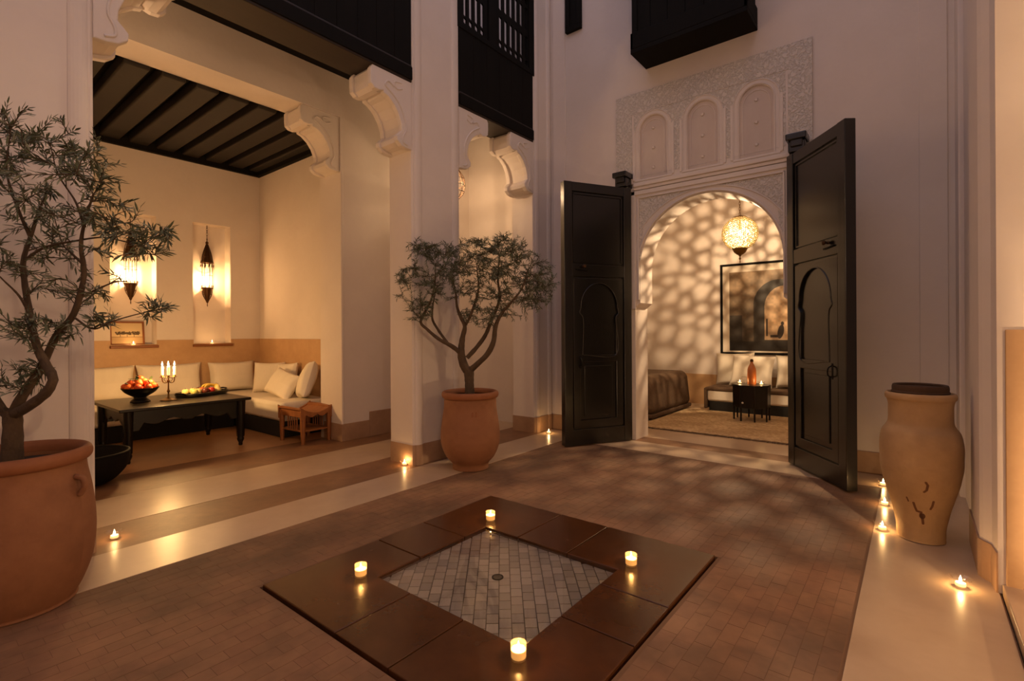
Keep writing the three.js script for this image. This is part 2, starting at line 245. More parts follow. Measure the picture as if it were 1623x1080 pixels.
// walls and ceilings round the arcade
{
  const w = struct('wall_inner', 'plaster wall behind the arcade, pierced by the wide opening of the seating alcove', 'wall');
  obj('wall_face', slabX(shape([[-1.5, 0], [0.6, 0], [0.6, 3.72], [3.25, 3.72], [3.25, 0], [5.65, 0], [5.65, TOP], [-1.5, TOP]]), XJ, XI), M.plaster, w);
  obj('plinth', [box(XJ + 0.01, XI + 0.01, 0, 0.2, -5.6, -3.245, 0.004), box(XI - 0.02, XI + 0.014, 0, 0.3, -5.6, -3.62, 0.004)], M.plinth, w);
  obj('corner_bead', [rod([[XI, 0.2, -3.262], [XI, 3.1, -3.262]], 0.016, 4, 10)], M.plaster, w);
  const cy = 3.09; corbel(w, corbelB, (XI + XJ) / 2, cy, -3.25, TOZ); corbel(w, corbelB, (XI + XJ) / 2, cy, -0.6, AWAYZ);
  const e = struct('wall_passage', 'bright plaster end wall of the arcade passage', 'wall');
  obj('wall_face', box(XI - 0.05, -3.6, 0, TOP, -5.9, -5.62), M.plaster, e); obj('step', box(-4.95, -4.2, 0, 0.30, -5.64, -5.42, 0.006), M.plaster, e);
  obj('ledge_board', box(-4.95, -4.2, 0.295, 0.325, -5.64, -5.40, 0.006), M.shelfWood, e);
  obj('near_end', box(XI - 0.1, -3.9, 0, TOP, 0.9, 1.2), M.plaster, e);
  const c = struct('ceiling', 'dark boarded ceilings of the arcade and the storey above it', 'ceiling');
  obj('board_field', box(XI - 0.1, -3.74, 4.3, 4.4, -5.7, 1.2), M.boardWood, c);
  obj('wall_plate', box(XI, XI + 0.3, 4.19, 4.3, -5.65, 0.9), M.darkWood, c);
  for (let i = 0; i < 15; i++) obj('beam', box(XI + 0.3, -3.74, 4.2, 4.3, -0.3 - i * 0.36 - 0.08, -0.3 - i * 0.36, 0.006), M.darkWood, c);
}
// seating alcove: walls, niches, beamed ceiling
{
  const w = struct('wall_alcove_back', 'plaster back wall of the alcove with two tall lamp niches', 'wall');
  const N = [[1.73, 2.22], [2.65, 3.14]];
  obj('wall_face', slabX(shape(rect(0.1, 3.7, 0, 4.2), N.map(([a, b]) => rect(a, b, 1.11, 2.80))), XA - 0.2, XA), M.plaster, w);
  obj('niche_back', box(XA - 0.4, XA - 0.2, 0, 4.2, -3.7, -0.1), M.plaster, w);
  obj('dado', slabX(shape(rect(0.3, 3.55, 0, 1.165), N.map(([a, b]) => rect(a, b, 1.11, 1.2).map(([p, q]) => [p, Math.min(q, 1.1645)]))), XA, XA + 0.012), M.dado, w);
  for (const [a, b] of N) { obj('niche_shelf', box(XA - 0.19, XA + 0.06, 1.065, 1.1, -b - 0.01, -a + 0.01, 0.006), M.shelfWood, w); }
  const e = struct('wall_alcove_end', 'plaster end wall of the alcove above the sofa', 'wall');
  obj('wall_face', box(XA, XJ, 0, 4.2, ZE - 0.3, ZE), M.plaster, e); obj('dado', box(XA, XJ - 0.06, 0, 1.165, ZE, ZE + 0.012), M.dado, e);
  obj('near_end', box(XA - 0.3, XJ, 0, 4.2, -0.3, 0), M.plaster, e);
  obj('return_pier', box(XJ - 0.06, XJ, 0, 4.2, ZE, -3.25), M.plaster, e);
  const c = struct('ceiling_alcove', 'dark beamed wooden ceiling of the seating alcove', 'ceiling');
  obj('board_field', box(XA - 0.1, XJ, 3.80, 3.9, ZE - 0.1, -0.2), M.darkWood, c);
  for (let i = 0; i < 11; i++) obj('beam', box(XA, XJ, 3.68, 3.80, -0.44 - i * 0.295 - 0.205, -0.44 - i * 0.295, 0.02), M.beamWood, c);
  obj('wall_plate', [box(XA, XA + 0.06, 3.62, 3.8, ZE, -0.3), box(XA, XJ, 3.62, 3.8, ZE, ZE + 0.06)], M.darkWood, c);
}
// right side: pier, wall behind the jar, side gallery with its lamp
{
  const w = struct('wall_right', 'pale plaster pier and side wall right of the tall clay jar', 'wall');
  obj('wall_face', slabY(shape([[0.30, 3.29], [2.6, 3.29], [2.6, 5.5], [0.285, 5.5], [0.285, 4.02], [0.25, 3.98], [0.25, 3.47], [0.262, 3.445], [0.29, 3.40]]), 0, TOP), M.plaster, w);
  obj('half_pillar', slabY(shape([[0.3, 4.98], [0.3, 5.38], [0.255, 5.38], [0.255, 5.0]]), 0, TOP), M.plaster, w);
  obj('plinth', slabY(shape([[0.3, 3.281], [0.3, 4.025], [0.242, 3.985], [0.242, 3.465], [0.254, 3.438], [0.284, 3.392], [0.294, 3.281]]), 0, 0.19), M.plinth, w);
  obj('dado', box(0.328, 2.0, 0.02, 1.247, -3.3, -3.278, 0.004), M.dado, w);
  obj('lintel', box(0.30, 0.6, 3.3, TOP, -3.3, -0.9), M.plaster, w); obj('near_pier', [box(0.30, 0.6, 0, 2.7, -0.5, 1.75), box(0.30, 0.6, 3.3, 3.65, -0.9, -0.5)], M.plaster, w);
  obj('gallery_wall', box(2.4, 2.6, 0, 3.6, -3.4, 0.6), M.plaster, w); obj('gallery_wall', box(0.5, 2.6, 0, 3.6, 0.4, 0.6), M.plaster, w);
  const c = struct('ceiling_side', 'plaster ceiling of the side gallery on the right', 'ceiling'); obj('slab', box(0.3, 2.6, 3.5, 3.65, -3.4, 0.6), M.plaster, c);
  const f = struct('wall_front', 'plaster wall of the court behind the viewpoint', 'wall'); obj('wall_face', box(-5.6, 2.6, 0, TOP, 1.4, 1.75), M.plaster, f);
}
// bedroom shell
{
  const w = struct('wall_bedroom', 'cream plaster walls of the lamplit bedroom', 'wall');
  obj('wall_face', box(-4.7, 1.3, 0, 3.75, -9.0, -8.7), M.plaster, w); obj('side_wall', box(-4.7, -4.5, 0, 3.75, -8.7, -5.7), M.plaster, w); obj('side_wall', box(1.1, 1.3, 0, 3.75, -8.7, -5.7), M.plaster, w);
  obj('dado', box(-4.5, 1.1, 0, 0.51, -8.705, -8.69), M.dado, w);
  const c = struct('ceiling_bedroom', 'plaster ceiling of the bedroom', 'ceiling'); obj('slab', box(-4.7, 1.3, 3.75, 3.9, -9, -5.69), M.plaster, c);
}
// ------------------------------------------------------------------ floor: bricks, strips, basin
const PX0 = -2.505, PX1 = -0.865, PZ0 = -2.85, PZ1 = -1.15, IX0 = -2.13, IX1 = -1.21, IZ0 = -2.37, IZ1 = -1.55;
{
  const f = struct('floor', 'brick court floor with pale plaster strips along its sides', 'floor');
  obj('mortar_bed', [box(XL, PX0 - 0.012, -0.06, -0.0009, ZB, 1.4), box(PX1 + 0.012, 0.31, -0.06, -0.0009, ZB, 1.4), box(PX0 - 0.012, PX1 + 0.012, -0.06, -0.0009, ZB, PZ0 - 0.012), box(PX0 - 0.012, PX1 + 0.012, -0.06, -0.0009, PZ1 + 0.012, 1.4)], M.mortar, f);
  obj('sub_base', box(-8.3, 2.7, -0.3, -0.2, -9.1, 1.8), M.mortar, f);
  obj('pale_strip', [box(-3.6, -3.15, -0.05, 0.002, -4.9, 1.4, 0.002), box(-3.6, -0.21, -0.05, 0.002, -5.32, -4.9, 0.002)], M.strip, f);
  obj('pale_strip', box(-0.21, 0.305, -0.05, 0.002, -5.32, 1.4, 0.002), M.strip, f);
  obj('brown_strip', box(-4.1, -3.6, -0.05, 0.0, ZB - 0.2, 1.2), M.brown, f);
  obj('gallery_strip', box(-4.78, -4.1, -0.05, 0.002, -5.7, 1.2), M.strip, f);
  obj('brown_strip', box(XJ, -4.78, -0.05, 0.0, -5.7, 1.2), M.brown, f);
  obj('alcove_floor', box(XA, XJ, -0.05, 0.001, ZE, -0.2), M.alcoveFloor, f);
  obj('threshold', box(-2.56, -0.86, -0.05, 0.001, -5.58, -5.32), M.brown, f);
  obj('wall_footing', [box(-3.6, -2.56, -0.05, 0.001, -5.4, -5.32), box(-0.86, 0.3, -0.05, 0.001, -5.4, -5.32)], M.brown, f);
  obj('bedroom_floor', box(-4.5, 1.1, -0.05, 0.002, -8.7, -5.58), M.strip, f);
  obj('side_step', box(0.315, 2.5, -0.05, 0.045, -3.29, 0.5, 0.006), M.strip, f);
  // bricks: running bond along the length of the court
  const R = rng(5), BW = 0.068, BL = 0.142, J = 0.0016, all = [];
  for (let i = 0, x = -3.146; x < -0.215; i++, x += BW) {
    for (let z = 1.38 - (i % 2 ? BL / 2 : 0); z > -4.9; z -= BL) {
      let x0 = x, x1 = Math.min(x + BW - J, -0.214), z1 = Math.min(z, 1.4), z0 = Math.max(z - BL + J, -4.896);
      if (x1 - x0 < 0.015 || z1 - z0 < 0.02) continue;
      if (x1 > PX0 - 0.014 && x0 < PX1 + 0.014 && z1 > PZ0 - 0.014 && z0 < PZ1 + 0.014) {
        if (x0 < PX0 - 0.03) x1 = PX0 - 0.014; else if (x1 > PX1 + 0.03) x0 = PX1 + 0.014; else if (z1 > PZ1 + 0.03) z0 = PZ1 + 0.014; else if (z0 < PZ0 - 0.03) z1 = PZ0 - 0.014; else continue;
      }
      all.push({ x0, x1, z0, z1, h: 0.0008 * (R() - 0.5), k: Math.floor(R() * 4), d: Math.hypot((x0 + x1) / 2, (z0 + z1) / 2), a: Math.atan2(-(x0 + x1) / 2, -(z0 + z1) / 2) });
    }
  }
  const fwd = 38.8 * Math.PI / 180, seen = (b) => Math.abs(b.a - fwd) < 0.82 && b.d * Math.cos(b.a - fwd) > 1.72;
  const near = all.filter(seen).sort((p, q) => p.d - q.d).slice(0, 300); near.forEach((b) => { b.own = true; });
  const rest = [[], [], [], []];
  for (const b of all) { const g = box(b.x0, b.x1, -0.03, 0 + b.h, b.z0, b.z1); if (b.own) obj('brick', g, M.brick[b.k], f); else rest[b.k].push(g); }
  rest.forEach((l, k) => { obj('brick_field', l, M.brick[k], f).userData.kind = 'stuff'; });
}
{
  const b = struct('basin', 'shallow square basin with polished brown stone border and pale tiled bottom', 'basin');
  const top = 0.012, mk = (pts) => slabY(shape(pts.map(([x, z]) => [x, -z]).reverse()), -0.07, top, 0.004), g = 0.003;
  const xa = -1.87, xb = -1.52, za = -2.18, zb = -1.83;
  const L = (ox, ix, jx, oz, iz, jz, sx, sz) => [[ox, oz], [jx - sx * g, oz], [jx - sx * g, iz], [ix, iz], [ix, jz - sz * g], [ox, jz - sz * g]];
  const corner = [[PX0, IX0, xa, PZ0, IZ0, za, 1, 1], [PX1, IX1, xb, PZ0, IZ0, za, -1, 1], [PX1, IX1, xb, PZ1, IZ1, zb, -1, -1], [PX0, IX0, xa, PZ1, IZ1, zb, 1, -1]];
  const ccw = (p) => { let a = 0; p.forEach((q, i) => { const r = p[(i + 1) % p.length]; a += q[0] * -r[1] - r[0] * -q[1]; }); return a > 0 ? p : p.reverse(); };
  for (const c of corner) obj('slab', slabY(shape(ccw(L(...c)).map(([x, z]) => [x, -z])), -0.07, top, 0.004), M.basin, b);
  for (const [x0, x1, z0, z1] of [[xa + g, xb - g, PZ0, IZ0], [xa + g, xb - g, IZ1, PZ1], [PX0, IX0, za + g, zb - g], [IX1, PX1, za + g, zb - g]]) obj('slab', box(x0, x1, -0.07, top, z0, z1, 0.003), M.basin, b);
  obj('bed', box(IX0 - 0.02, IX1 + 0.02, -0.09, -0.042, IZ0 - 0.02, IZ1 + 0.02), M.grout, b);
  // diagonal tiles, clipped to the basin
  const R = rng(9), A = 0.70, c = Math.cos(A), s = Math.sin(A), cx = (IX0 + IX1) / 2, cz = (IZ0 + IZ1) / 2, tw = 0.056, tl = 0.072, j = 0.0022;
  const clip = (poly) => { for (const [ax, sg, lim] of [[0, 1, IX0], [0, -1, -IX1], [1, 1, IZ0], [1, -1, -IZ1]]) { const o = []; poly.forEach((p, i) => { const q = poly[(i + 1) % poly.length], dp = sg * p[ax] - lim, dq = sg * q[ax] - lim; if (dp >= 0) o.push(p); if (dp * dq < 0) { const t = dp / (dp - dq); o.push([p[0] + (q[0] - p[0]) * t, p[1] + (q[1] - p[1]) * t]); } }); poly = o; if (poly.length < 3) return null; } return poly; };
  for (let i = -13; i <= 13; i++) for (let k = -11; k <= 11; k++) {
    const u0 = i * tw, v0 = (k + (i % 2 ? 0.5 : 0)) * tl, q = [[u0 + j, v0 + j], [u0 + tw - j, v0 + j], [u0 + tw - j, v0 + tl - j], [u0 + j, v0 + tl - j]].map(([u, v]) => [cx + u * c + v * s, cz - u * s + v * c]);
    const p = clip(q); if (!p) continue; let ar = 0; p.forEach((a, n) => { const e = p[(n + 1) % p.length]; ar += a[0] * e[1] - e[0] * a[1]; }); if (Math.abs(ar) < 2e-4) continue;
    obj('tile', slabY(shape(ccw(p).map(([x, z]) => [x, -z])), -0.05, -0.034 + 0.0008 * R()), M.tile[Math.floor(R() * 4)], b);
  }
  obj('drain', [lathe([[0.0005, 0], [0.022, 0], [0.026, 0.004], [0.03, 0.004], [0.03, -0.004]], 24).translate(cx - 0.01, -0.031, cz)], M.iron, b);
  obj('water', box(IX0 - 0.006, IX1 + 0.006, -0.030, 0.003, IZ0 - 0.006, IZ1 + 0.006), M.water, b);
}
// ------------------------------------------------------------------ door leaves and upper window box
function doorLeaf(name, label, hx, hz, dx, dz, face) {
  const W = 0.86, H = 2.86, o = thing(name, label, 'door', [hx, 0.012, hz], Math.atan2(-dz, dx)); o.userData.kind = 'structure';
  obj('core_panel', box(0.02, W - 0.02, 0.02, H - 0.02, -0.014, 0.014), M.doorWood, o);
  for (const [a, b] of [[0, 0.1], [W - 0.1, W]]) obj('stile', box(a, b, 0, H, -0.042, 0.042, 0.006), M.doorWood, o);
  for (const [a, b] of [[0, 0.17], [1.84, 1.97], [2.76, H]]) obj('rail', box(0.095, W - 0.095, a, b, -0.036, 0.036, 0.005), M.doorWood, o);
  // wicket: plate with a keyhole arch, lower panel frame, moulding
  const c = 0.42, hw = 0.235, key = [[c + hw - 0.02, 0.98], [c + hw - 0.02, 1.40], [c + hw + 0.015, 1.44], ...arch(c, hw, 1.46, 1.5, 0.27).slice(1, -1), [c - hw - 0.015, 1.44], [c - hw + 0.02, 1.40], [c - hw + 0.02, 0.98]];
  for (const s of [1, -1]) {
    const z0 = s > 0 ? 0.012 : -0.032;
    obj('arch_plate', slabZ(shape(rect(0.115, W - 0.115, 0.19, 1.82), [key, rect(0.2, W - 0.2, 0.27, 0.90)]), z0, z0 + 0.02, 0.004), M.doorWood, o);
    obj('panel_moulding', [rod([...key, key[0]].map(([x, y]) => [x, y, s * 0.032]), 0.006, 120, 6), ...[[0.115, W - 0.115, 0.185, 1.825], [0.115, W - 0.115, 1.985, 2.745]].flatMap(([a, b, e, f]) => [box(a, b, e, e + 0.014, s * 0.018 - 0.008, s * 0.018 + 0.008), box(a, b, f - 0.014, f, s * 0.018 - 0.008, s * 0.018 + 0.008), box(a, a + 0.014, e, f, s * 0.018 - 0.008, s * 0.018 + 0.008), box(b - 0.014, b, e, f, s * 0.018 - 0.008, s * 0.018 + 0.008)])], M.doorWood, o);
    obj('inset_panel', box(0.25, W - 0.25, 0.31, 0.86, s > 0 ? 0.01 : -0.024, s > 0 ? 0.024 : -0.01, 0.005), M.doorWood, o);
  }
  const f = face;
  obj('handle', [box(0.66, 0.685, 0.84, 0.97, f * 0.03 - 0.004, f * 0.03 + 0.004, 0.003), rod([[0.672, 0.86, f * 0.035], [0.672, 0.87, f * 0.065], [0.672, 0.93, f * 0.065], [0.672, 0.95, f * 0.035]], 0.006, 16, 6)], M.iron, o);
  obj('knob', lathe(smooth([[0.001, 0.05], [0.016, 0.046], [0.02, 0.034], [0.01, 0.018], [0.012, 0.004], [0.018, 0]]), 20).rotateX(f * Math.PI / 2).translate(0.63, 1.945, f * 0.034), M.bronze, o);
  obj('bolt', [rod([[0.58, 1.90, f * 0.042], [0.72, 1.91, f * 0.042]], 0.007, 4, 8)], M.iron, o);
  obj('pivot', [lathe([[0.0005, 0], [0.028, 0], [0.028, 0.12], [0.0005, 0.12]], 16).translate(0.03, H - 0.005, 0)], M.doorWood, o);
  return o;
}
doorLeaf('door_1', 'nearly black left door leaf standing open beside the arched doorway', -2.545, -5.315, -0.487, 0.873, -1);
doorLeaf('door_2', 'dark green-black right door leaf with an arched wicket panel catching lamplight', -0.90, -5.30, 0.604, 0.797, 1);
[[-2.60, 'left'], [-0.84, 'right']].forEach(([x, side]) => {
  const o = tag(obj('door_pivot_block', [box(x - 0.085, x + 0.085, 2.99, 3.05, ZB - 0.01, ZB + 0.2, 0.01), box(x - 0.07, x + 0.07, 2.885, 2.99, ZB - 0.01, ZB + 0.16, 0.012), box(x - 0.05, x + 0.05, 2.93, 3.0, ZB, ZB + 0.18, 0.01)], M.doorWood), side === 'left' ? 'dark wooden pivot block above the black left door leaf' : 'dark wooden pivot block above the right door leaf with arched wicket', 'bracket');
  o.userData.kind = 'thing';
});
{
  const o = thing('window_box', 'dark wooden projecting window box high above the carved panel', 'window box', [-1.775, 4.2, ZB]);
  const w = 1.16, d = 0.40;
  obj('floor_board', box(-w / 2, w / 2, 0, 0.05, 0, d, 0.006), M.darkWood, o);
  obj('base_rail', [box(-w / 2, w / 2, 0.05, 0.22, d - 0.03, d, 0.006), box(-w / 2, -w / 2 + 0.03, 0.05, 0.22, 0, d, 0.006), box(w / 2 - 0.03, w / 2, 0.05, 0.22, 0, d, 0.006)], M.darkWood, o);
  for (let i = 0; i < 6; i++) obj('front_board', box(-w / 2 + 0.03 + i * 0.1833, -w / 2 + 0.03 + (i + 1) * 0.1833 - 0.003, 0.22, 1.5, d - 0.05, d - 0.025, 0.004), M.darkWood, o);
  for (const s of [-1, 1]) { obj('side_panel', box(s < 0 ? -w / 2 + 0.02 : w / 2 - 0.045, s < 0 ? -w / 2 + 0.045 : w / 2 - 0.02, 0.22, 1.5, 0, d - 0.04), M.darkWood, o); obj('post', box(s * (w / 2 - 0.04) - 0.03, s * (w / 2 - 0.04) + 0.03, 0.2, 1.52, d - 0.075, d - 0.012, 0.005), M.darkWood, o); }
  obj('roof_board', box(-w / 2 - 0.04, w / 2 + 0.04, 1.5, 1.56, 0, d + 0.05, 0.008), M.darkWood, o);
  const b = thing('window_shutter', 'dark wooden shutter edge on the end wall near the arcade corner', 'shutter', [-3.29, 4.98, ZB]);
  obj('frame', [box(-0.11, 0.11, 0, 0.06, 0, 0.05, 0.005), box(-0.11, -0.05, 0.06, 1.4, 0, 0.05, 0.005), box(0.05, 0.11, 0.06, 1.4, 0, 0.05, 0.005), box(-0.11, 0.11, 1.34, 1.4, 0, 0.05, 0.005)], M.darkWood, b); obj('panel', box(-0.06, 0.06, 0.05, 1.36, 0, 0.03), M.darkWood, b);
}
// ------------------------------------------------------------------ candles
const flameGeo = (h, r) => ready(lathe(smooth([[0.0005, 0], [r * 0.75, h * 0.12], [r, h * 0.3], [r * 0.6, h * 0.62], [0.0005, h]], 18), 12));
const FL = flameGeo(0.03, 0.0065), FLbig = flameGeo(0.036, 0.0075), FLt = flameGeo(0.05, 0.009);
const flare = (() => {   // small glass cup with a scalloped, flaring rim
  const g = lathe(smooth([[0.0005, 0.002], [0.024, 0.002], [0.03, 0.012], [0.034, 0.03], [0.046, 0.044], [0.044, 0.045], [0.032, 0.032], [0.027, 0.014], [0.022, 0.006], [0.0005, 0.006]], 40), 48), p = g.attributes.position;
  for (let i = 0; i < p.count; i++) { const x = p.getX(i), z = p.getZ(i), y = p.getY(i), r = Math.hypot(x, z); if (r > 0.026 && y > 0.02) { const k = 1 + 0.09 * Math.cos(8 * Math.atan2(z, x)) * (y - 0.02) / 0.025; p.setX(i, x * k); p.setZ(i, z * k); } }
  g.computeVertexNormals(); return ready(g);
})();
const waxDisc = ready(lathe(smooth([[0.0005, 0.006], [0.0195, 0.006], [0.0195, 0.02], [0.017, 0.0215], [0.0005, 0.02]], 20), 24));
const wickGeo = ready(rod([[0, 0.018, 0], [0.0005, 0.026, 0], [0.001, 0.032, 0]], 0.0008, 6, 5));
function tealight(label, x, y, z, power = POWER.tea, group) {
  const o = thing('tealight', label, 'candle', [x, y, z], x * 7 + z * 3, group);
  obj('glass_cup', flare, M.glass, o); obj('wax', waxDisc, M.wax, o); obj('wick', wickGeo, M.wick, o);
  const f = obj('flame', FL, M.flame, o); f.position.y = 0.027; glow(o, FLAME, power, [0, 0.042, 0], 0.3); return o;
}
tealight('tealight in a glass cup on the floor right of the large left pot', -3.81, 0.002, -0.86);
tealight('tealight in a glass cup at the foot of the middle pillar', -3.745, 0.002, -3.035, 0.07);
tealight('tealight in a glass cup by the end wall left of the black door', -3.50, 0.003, -5.06);
tealight('tealight beside the tall jar, farthest of the three by it', -0.205, 0.003, -4.98);
tealight('tealight beside the tall jar, middle of the three by it', -0.175, 0.003, -4.43, 0.07);
tealight('tealight beside the tall jar, nearest of the three by it', -0.165, 0.003, -3.87, 0.07);
tealight('tealight on the pale strip by the right-hand pier', 0.165, 0.003, -3.245, 0.08);
tealight('tealight on the low wooden ledge at the end of the arcade', -4.64, 0.325, -5.50, 0.12);
tealight('tealight on the niche shelf in front of the small framed picture', -7.79, 1.10, -1.965);
tealight('tealight on the shelf of the right-hand alcove niche', -7.79, 1.10, -2.885);
tealight('tealight left of the bottle on the bedroom side table', -1.90, 0.512, -7.40);
tealight('tealight right of the bottle on the bedroom side table', -1.62, 0.512, -7.37);
{
  const glass = ready(lathe(smooth([[0.0005, 0.001], [0.032, 0.001], [0.037, 0.006], [0.038, 0.03], [0.039, 0.073], [0.0375, 0.074], [0.036, 0.071], [0.037, 0.03], [0.033, 0.009], [0.0005, 0.008]], 60), 40));
  const wax = ready(lathe(smooth([[0.0005, 0.009], [0.033, 0.009], [0.0365, 0.03], [0.036, 0.045], [0.033, 0.047], [0.0005, 0.042]], 24), 32));
  M.votiveGlass = std({ color: 0xfff4e0, transmission: 0.95, thickness: 0, roughness: 0.15, ior: 1.45 });
  M.votiveWax = std({ color: 0xf6e8c8, roughness: 0.5, emissive: FLAME, emissiveIntensity: 0.55 });
  for (const [x, z, label] of [[-2.20, -1.50, 'glass votive candle at the left corner of the basin'], [-2.175, -2.47, 'glass votive candle at the far corner of the basin'], [-1.175, -2.455, 'glass votive candle at the right corner of the basin'], [-1.175, -1.49, 'glass votive candle at the nearest corner of the basin']]) {
    const o = thing('votive_candle', label, 'candle', [x, 0.012, z]); o.scale.setScalar(0.8);
    obj('glass', glass, M.votiveGlass, o); obj('wax', wax, M.votiveWax, o); const w = obj('wick', wickGeo, M.wick, o); w.position.y = 0.024;
    const f = obj('flame', FLbig, M.flame, o); f.position.y = 0.05; glow(o, FLAME, POWER.votive, [0, 0.068, 0], 0.3);
  }
}
// ------------------------------------------------------------------ lamps
{   // pierced globe lamp in the bedroom
  const o = thing('globe_lamp', 'pierced round pendant lamp glowing in the bedroom', 'lamp', [-1.715, 2.47, -6.72]), r = 0.212, R = rng(31);
  const ico = new THREE.IcosahedronGeometry(1, 10), pos = ico.attributes.position, key = (v) => `${v.x.toFixed(3)},${v.y.toFixed(3)},${v.z.toFixed(3)}`, verts = new Map();
  for (let i = 0; i < pos.count; i += 3) { const t = [0, 1, 2].map((k) => new THREE.Vector3().fromBufferAttribute(pos, i + k)), c = t[0].clone().add(t[1]).add(t[2]).normalize(); for (const v of t) { const k = key(v); if (!verts.has(k)) verts.set(k, { v: v.clone().normalize(), f: [] }); verts.get(k).f.push(c); } }
  const jit = new Map(), P = [], quad = (a, b, c, d) => { for (const q of [a, b, c, a, c, d]) P.push(q.x, q.y, q.z); };
  for (const { v, f } of verts.values()) {
    if (v.y > 0.93 || v.y < -0.9) continue;
    const t = new THREE.Vector3(0, 1, 0).cross(v).normalize(), b = v.clone().cross(t), hole = 0.42 + 0.46 * R();
    const ring = f.map((c) => { const k = key(c); if (!jit.has(k)) jit.set(k, c.clone().add(new THREE.Vector3(R() - 0.5, R() - 0.5, R() - 0.5).multiplyScalar(0.06)).normalize()); return jit.get(k); }).sort((p, q) => Math.atan2(p.dot(b), p.dot(t)) - Math.atan2(q.dot(b), q.dot(t)));
    const cen = ring.reduce((s, p) => s.add(p), new THREE.Vector3()).normalize();
    const at = (p, k, rr) => cen.clone().lerp(p, k).normalize().multiplyScalar(rr * (0.99 + 0.02 * (k > 0.95)));
    ring.forEach((p, i) => { const q = ring[(i + 1) % ring.length]; quad(at(p, 1, r), at(q, 1, r), at(q, hole, r), at(p, hole, r)); quad(at(p, hole, r), at(q, hole, r), at(q, hole, r - 0.005), at(p, hole, r - 0.005)); quad(at(q, 1, r - 0.005), at(p, 1, r - 0.005), at(p, hole, r - 0.005), at(q, hole, r - 0.005)); });
  }
  const g = new THREE.BufferGeometry(); g.setAttribute('position', new THREE.Float32BufferAttribute(P, 3)); g.computeVertexNormals(); M.net.side = THREE.DoubleSide;
  obj('pierced_shade', g, M.net, o);
  obj('cap', lathe([[0.0005, 0.225], [0.02, 0.225], [0.03, 0.215], [0.075, 0.208], [0.088, 0.196], [0.084, 0.19], [0.0005, 0.2]], 32), M.brass, o);
  obj('cup', lathe([[0.0005, -0.275], [0.035, -0.265], [0.07, -0.235], [0.09, -0.192], [0.095, -0.186], [0.085, -0.183], [0.0005, -0.21]], 32), M.brass, o);
  obj('finial', lathe(smooth([[0.0005, -0.37], [0.007, -0.36], [0.005, -0.335], [0.014, -0.315], [0.006, -0.295], [0.02, -0.272]]), 16), M.brass, o);
  obj('chain', chain(0.225, 1.28), M.brass, o);
  obj('bulb', lathe(smooth([[0.0005, -0.03], [0.02, -0.022], [0.027, 0], [0.018, 0.025], [0.012, 0.04], [0.0005, 0.042]]), 20), M.bulb, o); obj('bulb_holder', box(-0.012, 0.012, 0.04, 0.205, -0.012, 0.012, 0.004), M.brass, o);
  glow(o, GLOBE, POWER.globe, [0, 0, 0], 0.28);
}
function chain(y0, y1) { const l = []; let y = y0; for (let i = 0; y < y1; i++, y += 0.034) { const g = new THREE.TorusGeometry(0.012, 0.0028, 6, 12); g.scale(0.8, 1.7, 1); if (i % 2) g.rotateY(Math.PI / 2); l.push(g.translate(0, y + 0.017, 0)); } return l; }
